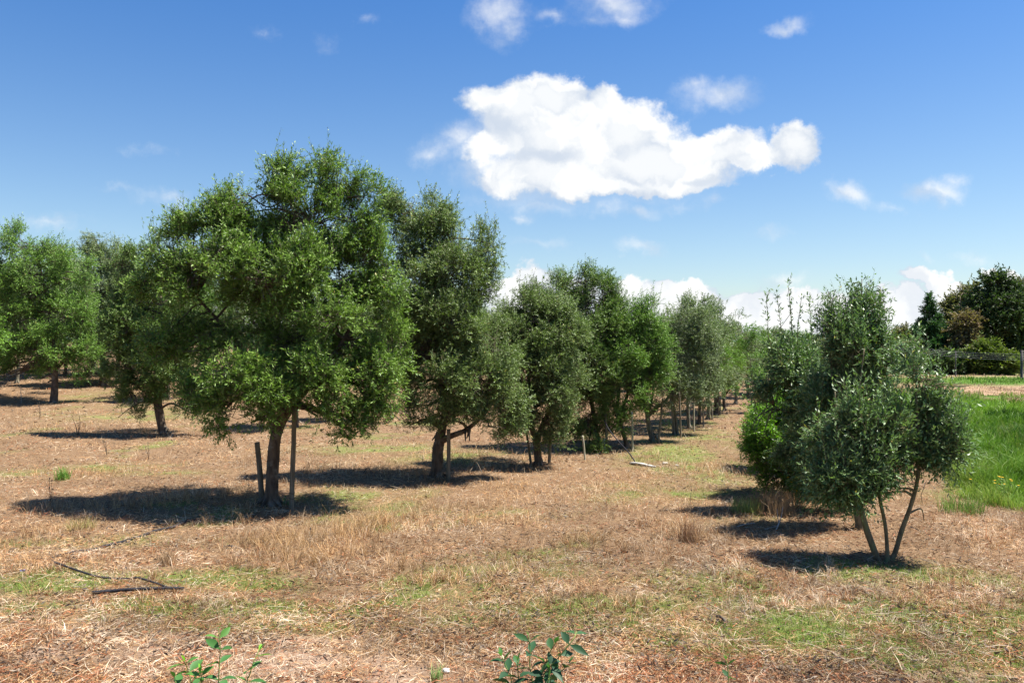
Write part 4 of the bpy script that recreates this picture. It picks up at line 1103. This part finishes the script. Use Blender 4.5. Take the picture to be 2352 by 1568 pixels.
far_tree('round_tree', 'broad olive green tree standing behind the two gum trees', 2195, 715, 46, 'gum', 16000, 'tree', D=112, seed=21)
far_tree('round_tree', 'low dark tree joining conifer and light green tree', 2030, 792, 34, 'shrub', 9000, 'tree', D=108, seed=17)
rng = np.random.default_rng(77)

# distant hills
def hills():
    n = 120
    xs = np.linspace(-3500, 4500, n)
    rows = []
    for j, (yy, s) in enumerate([(3600, 0), (4000, .7), (4500, 1), (5200, .6), (6000, 0)]):
        h = (20 + 42 * fbm(xs / 900 + 3, xs * 0 + j * .2, 5, 4)) * s - (3 if s == 0 else 0)
        rows.append(np.stack([xs, np.full(n, float(yy)), h], -1))
    V = np.concatenate(rows)
    i = np.arange(4)[:, None] * n; j = np.arange(n - 1)[None, :]
    f = np.stack([i + j, i + j + 1, i + n + j + 1, i + n + j], -1).reshape(-1, 4)
    o = link_mesh('hills', np_mesh('hills', V, f, 4, None, True), M_hill)
    props(o, 'low blue-green hills on the horizon', 'hills', kind='structure')
hills()

# ------------------------------------------------------------------ stakes
SG = 'wooden stakes beside the orchard trees'
def stake(bq, tq, r, m, label, off=0, doff=0.0, band=False):
    b = np.array(G(*bq)); b[1] += doff
    D = b[1]
    t_ = np.array(P(tq[0], tq[1], D + off)); 
    root = empty('stake', tuple(b), label, 'stake', SG)
    tb = Tubes()
    top = t_ - b
    pts = [(0, 0, -.15), tuple(top * .33), tuple(top * .66 + np.array([.004, 0, 0])), tuple(top)]
    p = smooth_path(pts, 4)
    tb.path(p, np.linspace(r * 1.03, r * .94, len(p)), 10, 0.05)
    link_mesh('post', tb.mesh('post'), m, root)
    if band:
        for fz in (.12, .17):
            tb = Tubes()
            c = top * fz
            a = np.linspace(0, 2 * math.pi, 17)
            ring = np.stack([c[0] + (r + .006) * np.cos(a), c[1] + (r + .006) * np.sin(a), c[2] + .006 * np.sin(a * 2)], -1)
            tb.path(ring, np.full(17, .005), 5)
            link_mesh('tie_wire', tb.mesh('tie_wire'), M_hose, root)
    return root
stake((603, 1157), (590, 1015), .046, M_stake, 'short dark stake leaning at the left of the biggest tree trunk')
stake((669, 1172), (676, 935), .040, M_stake, 'tall thick stake with wire tie, right of the biggest trunk', band=True)
stake((1030, 1103), (1030, 985), .038, M_stake, 'upright stake touching the second tree on its right side')
stake((1221, 1066), (1203, 960), .028, M_stake, 'dark stake slanting left of the third tree trunk')
stake((1261, 1066), (1265, 985), .034, M_stake, 'stake standing right of the third tree trunk')
stake((1344, 1056), (1338, 1000), .022, M_stake_p, 'short brown stake half hidden under the domed tree')
stake((1394, 1036), (1391, 950), .034, M_stake, 'thick stake with a white bottle at its foot')
stake((1453, 1036), (1451, 945), .027, M_stake_p, 'pale upright stake, palest of the near row')
stake((1512, 1018), (1522, 915), .026, M_stake, 'slanting grey stake right of the forked grey tree')
stake((1564, 1005), (1560, 900), .027, M_stake, 'tall stake crossing behind the long low limb')
stake((1594, 991), (1593, 905), .025, M_stake_p, 'pale greenish stake beside the eighth tree')
stake((1616, 979), (1614, 930), .027, M_stake, 'grey stake right of the tree with the low limb')
stake((1636, 964), (1635, 925), .03, M_stake, 'dark stake second from the far end of the row')
stake((1654, 952), (1654, 915), .028, M_stake, 'last small stake at the far end of the row')

def simple(name, tub, m, label, cat, group=None, smooth=True):
    # move the origin to the lowest point of the thing
    V = np.concatenate(tub.V); o0 = np.array([V[:, 0].mean(), V[:, 1].mean(), V[:, 2].min()])
    tub.V = [v - o0 for v in tub.V]
    o = link_mesh(name, tub.mesh(name, smooth), m, None, tuple(o0))
    return props(o, label, cat, group)

def ground_line(pts, lift):
    out = []
    for i, (a, b) in enumerate(pts):
        g = G(a, b)
        out.append((g[0], g[1], g[2] + (lift[i] if isinstance(lift, (list, tuple)) else lift)))
    return out
# long low bare limb of the ninth tree is built as its own fallen pole resting on the trees
tb = Tubes()
D = G(1606, 974)[1] - 1.2
tb.path(smooth_path([P(1542, 951, D - .6), P(1565, 946, D - .5), P(1586, 937, D - .3), P(1604, 922, D), P(1618, 905, D + .2)], 5), np.linspace(.05, .04, 21), 8, .15)
simple('broken_limb', tb, M_bark_g, 'long bare broken limb hanging low across the trunks of the near row', 'branch')
# black pipe leaning and bleached plank
tb = Tubes()
a = G(1461, 1066)
tb.path(smooth_path([(a[0], a[1], a[2] + .02), P(1445, 1040, a[1] + .3), P(1418, 1010, a[1] + .9), P(1398, 985, a[1] + 1.5), P(1388, 965, a[1] + 1.8)], 5), np.full(21, .014), 8, .03)
simple('black_pipe', tb, M_hose, 'thin black pipe leaning from the thick stake down to the bleached plank', 'pipe')
def plank():
    a, b = np.array(G(1449, 1065)), np.array(G(1506, 1073))
    d = unit(b - a); s = unit(np.cross(d, [0, 0, 1])); n = 9
    V, Fc = [], []
    for i in range(n):
        t_ = i / (n - 1); c = lerp(a, b, t_) + np.array([0, 0, .012 + .012 * math.sin(t_ * 5)])
        w = .055 + .008 * math.sin(t_ * 17); h = .028
        if i == n - 1: w *= .35
        if i == n - 2: w *= .8
        for (p, q) in ((-1, 0), (1, 0), (1, 1), (-1, 1)):
            V.append(c + s * w * p + np.array([0, 0, h * q]))
    for i in range(n - 1):
        for k in range(4):
            Fc.append([i * 4 + k, i * 4 + (k + 1) % 4, i * 4 + 4 + (k + 1) % 4, i * 4 + 4 + k])
    Fc += [[0, 3, 2, 1], [4 * n - 4, 4 * n - 3, 4 * n - 2, 4 * n - 1]]
    V = np.array(V); o0 = V.min(0); 
    o = link_mesh('plank', np_mesh('plank', V - o0, np.array(Fc), 4), M_white_wood, None, tuple(o0))
    props(o, 'bleached white plank with a splintered end lying beside the path', 'plank')
plank()
# hoses on the left
pts = [px(161, 1661), px(200, 1673), px(238, 1685), px(293, 1698), px(370, 1704), px(404, 1705), px(451, 1717), px(489, 1728), px(515, 1733), px(538, 1735), px(500, 1737), px(404, 1741), px(330, 1745), px(270, 1749)]
tb = Tubes()
gl = ground_line(pts, [.06, .05, .045, .035, .035, .05, .045, .035, .035, .05, .055, .06, .055, .05])
sp_ = smooth_path(gl, 5)
rr = np.interp(np.arange(len(sp_)), [0, 45, 48, len(sp_) - 1], [.012, .011, .016, .020])
tb.path(sp_, rr, 8, .04)
simple('hose', tb, M_hose, 'black irrigation hose bent back on itself in the left foreground', 'hose')
pts = [px(150, 1634), px(217, 1621), px(270, 1611), px(315, 1602), px(366, 1589), px(420, 1570), px(451, 1560), px(506, 1549), px(557, 1531), px(600, 1526)]
tb = Tubes()
sp_ = smooth_path(ground_line(pts, [.0, .022, .005, .026, .022, .014, .026, .032, .04, .02]), 6)
tb.path(sp_, np.full(len(sp_), .018), 8, .05)
simple('hose', tb, M_hose, 'black hose half buried in straw running towards the shadow of the biggest tree', 'hose')

def blob_obj(name, c, r, sc, m, label, cat, seed):
    g = np.random.default_rng(seed)
    n1, n2 = 7, 10
    V, Fc = [], []
    for i in range(n1):
        ph = math.pi * (i + .5) / n1
        for j in range(n2):
            th = 2 * math.pi * j / n2
            k = r * (.8 + .4 * g.random())
            V.append((k * sc[0] * math.sin(ph) * math.cos(th), k * sc[1] * math.sin(ph) * math.sin(th), k * sc[2] * (1 + math.cos(ph))))
    for i in range(n1 - 1):
        for j in range(n2):
            Fc.append([i * n2 + j, (i + 1) * n2 + j, (i + 1) * n2 + (j + 1) % n2, i * n2 + (j + 1) % n2])
    o = link_mesh(name, np_mesh(name, np.array(V), np.array(Fc), 4, None, True), m, None, c)
    return props(o, label, cat)
g = G(*px(1949, 1359)); blob_obj('stone', g, .045, (1.4, .8, .5), M_stone, 'left one of two pale stones beside the bleached plank', 'stone', 1)
g = G(*px(1983, 1365)); blob_obj('stone', g, .04, (1.2, .8, .5), M_stone, 'right one of two pale stones beside the bleached plank', 'stone', 2)
g = G(*px(1307, 1970)); blob_obj('stone', g, .028, (1.1, .9, .7), M_white, 'small white stone in the front centre of the picture', 'stone', 3)
def scrap(c, r, m, label, seed):
    gg = np.random.default_rng(seed)
    n = 6
    V = np.zeros((n, n, 3)); 
    for i in range(n):
        for j in range(n):
            V[i, j] = ((i / 5 - .5) * 2 * r + gg.normal() * r * .12, (j / 5 - .5) * 1.4 * r + gg.normal() * r * .12, .02 + abs(gg.normal()) * r * .35)
    i = np.arange(n - 1)[:, None] * n; j = np.arange(n - 1)[None, :]
    f = np.stack([i + j, i + j + 1, i + n + j + 1, i + n + j], -1).reshape(-1, 4)
    o = link_mesh('plastic_scrap', np_mesh('plastic_scrap', V.reshape(-1, 3), f, 4), m, None, c)
    sol = o.modifiers.new('solid', 'SOLIDIFY'); sol.thickness = .002
    props(o, label, 'litter')
scrap(G(*px(67, 1677)), .03, M_blue, 'tiny blue plastic scrap on the straw at the far left', 1)
scrap(G(*px(674, 1606)), .045, M_hose, 'small dark plastic scrap in front of the biggest tree', 2)
# white bottle
def bottle():
    g = G(*px(1771, 1316))
    prof = [(0, 0), (.05, 0), (.055, .02), (.055, .17), (.04, .21), (.02, .24), (.02, .27), (0, .27)]
    n = 12; V = []; Fc = []
    for (r, z) in prof:
        for j in range(n):
            a = 2 * math.pi * j / n
            V.append((max(r, .001) * math.cos(a), max(r, .001) * math.sin(a), z))
    for i in range(len(prof) - 1):
        for j in range(n):
            Fc.append([i * n + j, i * n + (j + 1) % n, (i + 1) * n + (j + 1) % n, (i + 1) * n + j])
    o = link_mesh('bottle', np_mesh('bottle', np.array(V), np.array(Fc), 4, None, True), M_white, None, (g[0], g[1], g[2]))
    props(o, 'white plastic bottle standing at the foot of the thick stake', 'bottle')
bottle()

# fallen curved twigs
def twig(qpts, lifts, r, label, m=None, group=None):
    tb = Tubes(); p = smooth_path(ground_line([px(*q) for q in qpts], lifts), 5)
    tb.path(p, np.linspace(r, r * .5, len(p)), 6, .15)
    simple('fallen_stick', tb, m or M_bark_g, label, 'stick', group)
twig([(1374, 1386), (1386, 1384), (1396, 1385), (1414, 1388)], [.02, .12, .22, .0], .012, 'thin arched dark stick right of the second tree', M_bark)
twig([(2272, 1556), (2280, 1550), (2288, 1548), (2294, 1545)], [.01, .06, .16, .30], .009, 'white dead twig rising left behind the three stemmed tree', M_white_wood)
twig([(2240, 1552), (2262, 1548), (2280, 1546), (2276, 1543)], [.01, .02, .06, .26], .008, 'second white dead twig beside the dry clump at the right', M_white_wood)
twig([(2160, 1546), (2185, 1545), (2212, 1537)], [.02, .05, .03], .010, 'flat pale stick lying in the shade at the right', M_white_wood)
twig([(2130, 1828), (2112, 1818), (2098, 1812)], [.02, .04, .03], .020, 'short dark chunk of wood in the right foreground', M_bark)
twig([(690, 1872), (705, 1868), (718, 1878)], [.02, .03, .01], .006, 'small curved dark twig right of the left sapling', M_bark)
twig([(1060, 1392), (1078, 1386), (1090, 1392)], [.0, .12, .0], .012, 'small curved root left of the second tree', M_bark)

# ------------------------------------------------------------------ weeds and grass clumps
def clump(name, gq, n, h, spread, c0, c1, label, cat, group=None, m=None, lean=.5, w=.004):
    g = G(*gq)
    a = rng.random(n) * 2 * math.pi; rr = spread * np.sqrt(rng.random(n))
    x, y = rr * np.cos(a), rr * np.sin(a)
    L = h * (.5 + .6 * rng.random(n))
    cols = lerp(np.array(c0), np.array(c1), rng.random((n, 1)))
    V, f, c = stand_geo(x, y, gz(x + g[0], y + g[1]) - g[2] - .01, L, w * (.7 + .6 * rng.random(n)), lean + 0 * x, cols)
    o = link_mesh(name, np_mesh(name, V, f, 4, c), m or M_straw, None, g)
    return props(o, label, cat, group)
clump('grass_tuft', px(487, 1652), 260, .22, .09, (.28, .16, .08), (.55, .40, .24), 'upright dry brown grass tuft standing alone in the left foreground', 'grass tuft', lean=.55, w=.0055)
clump('grass_tuft', px(183, 1405), 160, .30, .13, (.10, .24, .03), (.20, .36, .06), 'single fresh green grass tuft at the left behind the shadow', 'grass tuft', m=M_grass, w=.008)
clump('grass_tuft', px(236, 1548), 200, .20, .22, (.28, .28, .07), (.52, .42, .20), 'yellowish green grass tuft left of the biggest tree shadow', 'grass tuft', m=M_grass, w=.005)
clump('grass_tuft', (1718, 1178), 420, .30, .26, (.22, .30, .06), (.42, .44, .14), 'light green grass tuft left of the dry clump by the bush', 'grass tuft', m=M_grass, w=.006)
clump('grass_tuft', (1775, 1178), 600, .42, .34, (.20, .125, .07), (.42, .29, .16), 'tall rusty brown grass clump in front of the bright bush', 'grass tuft', lean=.4, w=.005)
clump('grass_tuft', px(1280, 1995), 60, .16, .05, (.20, .32, .08), (.34, .44, .16), 'small pale green grass sprout at the bottom edge in the centre', 'grass tuft', m=M_grass, w=.006)
clump('grass_tuft', (1583, 1243), 220, .36, .14, (.17, .09, .05), (.34, .20, .11), 'dark brown feathery weed clump at the tip of the right tree shadow', 'grass tuft', lean=.4, w=.004)
clump('grass_tuft', px(2820, 1500), 260, .34, .35, (.10, .20, .03), (.20, .30, .06), 'taller green grass clump at the near edge of the field', 'grass tuft', m=M_grass, w=.008)

def stem_weed(gq, h, n, label, name='dead_weed', m=None, group='bare weed stalks', head=True, r=.004):
    g = G(*gq)
    tb = Tubes()
    for k in range(n):
        a = random.random() * 6.28; ln = .10 + .16 * random.random()
        hh = h * (.6 + .4 * random.random()) if k else h
        tip = np.array([math.cos(a) * hh * ln, math.sin(a) * hh * ln, hh])
        p = smooth_path([(0, 0, -.02), tip * .4 + np.array([.01, 0, 0]), tip * .75, tip], 3)
        tb.path(p, np.linspace(r, r * .45, len(p)), 5, .1)
        for j in range(4):
            t_ = .35 + .15 * j
            s = tip * t_; b = random.random() * 6.28; l2 = hh * .18
            tb.path([s, s + np.array([math.cos(b) * l2 * .5, math.sin(b) * l2 * .5, l2 * .6]), s + np.array([math.cos(b) * l2 * .7, math.sin(b) * l2 * .7, l2 * 1.1])], [r * .5, r * .4, r * .3], 4)
        if head:
            tb.path([tip - np.array([0, 0, .01]), tip + np.array([0, 0, .012]), tip + np.array([0, 0, .03])], [.003, .011, .003], 6)
    o = link_mesh(name, tb.mesh(name), m or M_bark, None, g)
    return props(o, label, 'weed', group)
stem_weed(px(145, 1482), .44, 4, 'branching dead weed stalk at the left end of the biggest tree shadow')
stem_weed(px(116, 1225), .55, 2, 'thin dark weed stalk standing before the second shadow on the far left', r=.008)
stem_weed(px(313, 1335), .40, 2, 'lone dry stalk between the leaning trunk and the biggest tree', r=.006)
stem_weed(px(436, 1345), .38, 2, 'dry upright stalk just left of the short dark stake, farther back', r=.006)
stem_weed(px(903, 1625), .34, 1, 'thin stalk with a dark seed head before the golden grass', r=.005)
stem_weed(px(228, 1275), .55, 3, 'crooked dry weed in front of the long left shadow', r=.008)
stem_weed(px(62, 1180), .6, 1, 'pale slim stalk near the leftmost trunk', r=.01, m=M_white_wood)
stem_weed(px(2020, 1480), .24, 1, 'small dark stalk left of the right tree shadow', r=.004)
stem_weed(px(2240, 1812), .12, 1, 'short dark stub sticking up in the right foreground', r=.005, head=False)
stem_weed(px(880, 1800), .10, 2, 'tiny dead weed in the foreground left of centre', r=.003, head=False)

def flower_weed(bq, heads, label, D=None):
    g = G(*bq); D = g[1]
    root = empty('flowering_weed', g, label, 'flower', 'weeds with yellow flowers')
    tb, lf, fls = Tubes(), [], []
    for (a, b) in heads:
        p = np.array(P(*px(a, b), D)) - np.array(g); p[1] += (random.random() - .5) * .2
        base = np.array([p[0] * .4, 0, 0])
        path = smooth_path([base, lerp(base, p, .5) + np.array([.01, 0, .03]), p], 4)
        tb.path(path, np.linspace(.005, .003, len(path)), 5)
        for k in range(10):
            lf.append((path[1 + k % (len(path) - 2)], random.random() * 6.28))
        fl = Tubes(); fls.append(fl)
        for k in range(9):
            an = k * 2 * math.pi / 9
            d = np.array([math.cos(an), math.sin(an), .25])
            fl.path([p, p + d * .010, p + d * .020], [.002, .004, .002], 4)
        fl.path([p - np.array([0, 0, .004]), p + np.array([0, 0, .006])], [.009, .007], 7)
    o = link_mesh('stem', tb.mesh('stem'), M_grass_solid, root)
    A = np.array([l[0] for l in lf]); an = np.array([l[1] for l in lf])
    d = np.stack([np.cos(an), np.sin(an), .5 + 0 * an], -1) * .06
    s = np.stack([-np.sin(an), np.cos(an), 0 * an], -1) * .009
    V, f = quads_from(A, A + d * .5 + s, A + d, A + d * .5 - s)
    link_mesh('leaves', np_mesh('leaves', V, f, 4, np.tile(np.array([[.16, .26, .05]]), (len(A), 1))), M_grass, root)
    for fl in fls: link_mesh('flower_head', fl.mesh('flower_head'), M_petal, root)
M_grass_solid = rough_mat('green_stem', (.10, .17, .04), (.18, .24, .07), 30, bump=.1)
flower_weed(px(2330, 1485), [(2311, 1398), (2338, 1393), (2328, 1412), (2365, 1412), (2345, 1405), (2332, 1436), (2357, 1422), (2314, 1409)], 'weed with yellow daisy flowers in front of the bright bush')
flower_weed(px(2935, 1475), [(2928, 1396), (2936, 1398), (2945, 1400), (2912, 1414), (2908, 1405), (2952, 1402), (2964, 1408), (2985, 1422), (2950, 1420), (2938, 1421), (2842, 1403)], 'weed with yellow flowers in the green field at the right edge')

# a small broadleaf seedling between trunks
def leafy(name, base, stems, L, Wd, cols, label, cat, group=None, step=.035, m=None, stem_r=.0035, pair=True, young=None, tipk=1.6):
    """opposite leaved plant: stems are world paths; each leaf a folded blade of 8 faces"""
    root = empty(name, tuple(base), label, cat, group)
    tb = Tubes(); V, Fc, Cc = [], [], []
    base = np.array(base)
    for st in stems:
        p = smooth_path(np.array(st) - base, 10)
        seg = np.linalg.norm(np.diff(p, axis=0), axis=1); cum = np.concatenate([[0], np.cumsum(seg)])
        tb.path(p, np.interp(cum, [0, cum[-1]], [stem_r, stem_r * .4]), 6, .05)
        s = cum[-1]; k = 0; ang = random.random() * 6.28
        while s > cum[-1] * .12 and k < 26:
            c = np.array([np.interp(s, cum, p[:, i]) for i in range(3)])
            c2 = np.array([np.interp(max(0, s - .02), cum, p[:, i]) for i in range(3)])
            T = unit(c - c2); X = unit(np.cross(T, [.2, .1, .97]) if abs(T[2]) < .95 else np.cross(T, [1, .1, 0])); Y = np.cross(T, X)
            ang += 1.45 + .4 * random.random()
            tipness = math.exp(-k / tipk)
            for sgn in ((0, math.pi) if pair else (0,)):
                if random.random() < .08: continue
                a = ang + sgn
                side = math.cos(a) * X + math.sin(a) * Y
                d = unit(side * (1 - .6 * tipness) + T * (.45 + .8 * tipness) + np.array([0, 0, -.05]))
                ll = L * (.55 + .5 * (1 - tipness)) * (.75 + .4 * random.random()); ww = Wd * (.5 + .5 * (1 - tipness)) * (.8 + .3 * random.random())
                upv = unit(np.array([0, 0, 1.0]) - d * d[2] + side * .01); sv = np.cross(d, upv)
                roll = random.gauss(0, .45); sv, upv = sv * math.cos(roll) + upv * math.sin(roll), upv * math.cos(roll) - sv * math.sin(roll)
                prof = [(0, .0), (.12, .28), (.3, .85), (.5, 1.0), (.72, .7), (.9, .25), (1, .0)]
                b0 = len(V)
                droop = .25 + .3 * random.random()
                for (t_, w_) in prof:
                    cc = c + d * (ll * t_) - np.array([0, 0, 1]) * droop * ll * t_ * t_ * .6
                    V.append(cc - sv * ww * .5 * w_ + upv * ww * .16 * w_); V.append(cc); V.append(cc + sv * ww * .5 * w_ + upv * ww * .16 * w_)
                col = lerp(np.array(cols[0]), np.array(cols[1]), random.random())
                if young is not None: col = lerp(col, np.array(young), tipness)
                for i in range(len(prof) - 1):
                    for j in range(2):
                        Fc.append([b0 + i * 3 + j, b0 + i * 3 + j + 1, b0 + i * 3 + 4 + j, b0 + i * 3 + 3 + j]); Cc.append(col)
            s -= step * (.45 + .75 * (1 - tipness)) * (.8 + .4 * random.random()); k += 1
    link_mesh('stem', tb.mesh('stem'), M_grass_solid, root)
    link_mesh('leaves', np_mesh('leaves', np.array(V), np.array(Fc), 4, np.array(Cc), True), m or M_sap, root)
    return root
g = G(1534, 988)
leafy('seedling', g, [[g, (g[0] + .05, g[1], g[2] + .25), (g[0] + .02, g[1], g[2] + .5)], [g, (g[0] - .12, g[1], g[2] + .2), (g[0] - .2, g[1], g[2] + .36)], [g, (g[0] + .14, g[1], g[2] + .22), (g[0] + .26, g[1], g[2] + .36)]],
      .14, .05, ((.06, .12, .03), (.12, .2, .05)), 'leafy green seedling between the forked tree and the twin trunked tree', 'plant', stem_r=.008, step=.06)
g = G(*px(826, 1480))
leafy('seedling', g, [[g, (g[0] + .04, g[1], g[2] + .08), (g[0] + .06, g[1], g[2] + .14)], [g, (g[0] - .06, g[1], g[2] + .06), (g[0] - .12, g[1], g[2] + .11)], [g, (g[0] + .12, g[1], g[2] + .05), (g[0] + .18, g[1], g[2] + .06)]],
      .06, .03, ((.04, .13, .05), (.08, .2, .07)), 'small green seedling at the foot of the biggest trunk', 'plant', step=.03)

# foreground saplings, rooted close to the camera below the picture
def sap(stems_px, D, label, cols, young, L=.105, Wd=.042, base_px=None):
    bx = P(*px(base_px, 1000), D)[0]
    base = (bx, D, float(gz(bx, D)))
    st = []
    for s in stems_px:
        pts = [P(*px(a, b), D + (c if len(s[0]) > 2 else 0)) for (a, b, c) in s]
        root = (base[0] + (pts[0][0] - base[0]) * .25, base[1], base[2])
        mid = tuple(lerp(np.array(root), np.array(pts[0]), .6))
        st.append([root, mid] + pts)
    return leafy('sapling', base, st, L, Wd, cols, label, 'sapling', 'saplings at the bottom edge', m=M_sap, stem_r=.0055, young=young, step=.058, tipk=.75)
sap([[(640, 2010, 0), (642, 1960, 0), (645, 1900, 0), (641, 1850, 0)], [(722, 2010, .05), (730, 1980, .05), (742, 1940, .05), (758, 1905, .08)],
     [(562, 2020, .1), (560, 1995, .05), (552, 1965, .05), (540, 1935, 0)], [(590, 2020, -.05), (590, 1990, 0), (588, 1968, 0)], [(518, 2020, 0), (515, 2005, 0), (512, 1985, 0)]],
    3.8, 'bright green broadleaf sapling with a tall central shoot at the bottom left', ((.045, .13, .035), (.075, .19, .05)), (.20, .42, .05), base_px=630)
sap([[(1600, 2020, 0), (1590, 1980, 0), (1640, 1920, -.05), (1680, 1870, -.05), (1688, 1850, 0)], [(1560, 2010, 0), (1552, 1950, 0), (1553, 1900, 0), (1548, 1862, 0)], [(1580, 2010, .05), (1590, 1965, 0), (1608, 1915, 0), (1625, 1885, 0)],
     [(1500, 2010, 0), (1488, 1965, 0), (1475, 1935, 0), (1470, 1922, 0)], [(1520, 2010, .05), (1517, 1960, .05), (1516, 1935, .05)], [(1610, 2010, 0), (1635, 1975, 0), (1655, 1955, 0), (1665, 1945, 0)], [(1605, 2015, -.1), (1608, 1990, -.1), (1607, 1965, -.1)]],
    3.8, 'dark green many stemmed sapling at the bottom centre', ((.022, .060, .030), (.040, .10, .042)), (.08, .20, .05), L=.095, Wd=.042, base_px=1575)
sap([[(2132, 2030, 0), (2134, 1990, 0), (2132, 1955, 0), (2127, 1932, 0)]], 3.8, 'single dark shoot poking up at the bottom right', ((.03, .075, .028), (.05, .12, .04)), (.09, .18, .05), L=.07, Wd=.028, base_px=2132)

# ------------------------------------------------------------------ utility pole and wires beyond the field
def pole(qx, qtop, D, label, r=.14):
    x = (qx - CX) / F * D; z0 = float(gz(x, D)); zt = CAMH + (CY - qtop) / F * D
    tb = Tubes(); tb.path([(0, 0, -.3), (0, 0, (zt - z0) * .5), (0, 0, zt - z0)], [r, r * .9, r * .8], 10)
    root = empty('utility_pole', (x, D, z0), label, 'pole', 'utility poles')
    link_mesh('post', tb.mesh('post'), M_pole, root)
    for k in range(4):
        z = zt - z0 - .12 - k * .25
        tb = Tubes(); tb.path([(-r - .04, 0, z), (r + .04, 0, z)], [.018, .018], 6)
        link_mesh('insulator', tb.mesh('insulator'), M_wire, root)
pole(2347, 804, 80, 'grey utility pole at the right edge beyond the field')
pole(2195, 806, 85, 'slimmer utility pole in the dark gap left of the yellow-green shrub', r=.06)
pole(2000, 782, 90, 'utility pole hidden behind the tall column tree of the right row')
wr = empty('overhead_wires', ((2195 - CX) / F * 85, 84.8, 0.5), 'four pale wires running between the poles before the far trees', 'wires')
for k in range(4):
    tb = Tubes()
    pts = [P(2000, 784 + k * 3.2, 89.8), P(2100, 797 + k * 3.6, 87), P(2195, 808 + k * 3.9, 84.8), P(2270, 811 + k * 4.4, 82), P(2347, 813 + k * 4.6, 79.8), P(2420, 806 + k * 4.8, 78)]
    p = smooth_path(pts, 6) - np.array(wr.location)
    tb.path(p, np.full(len(p), .009), 5)
    link_mesh('wire', tb.mesh('wire'), M_wire, wr)
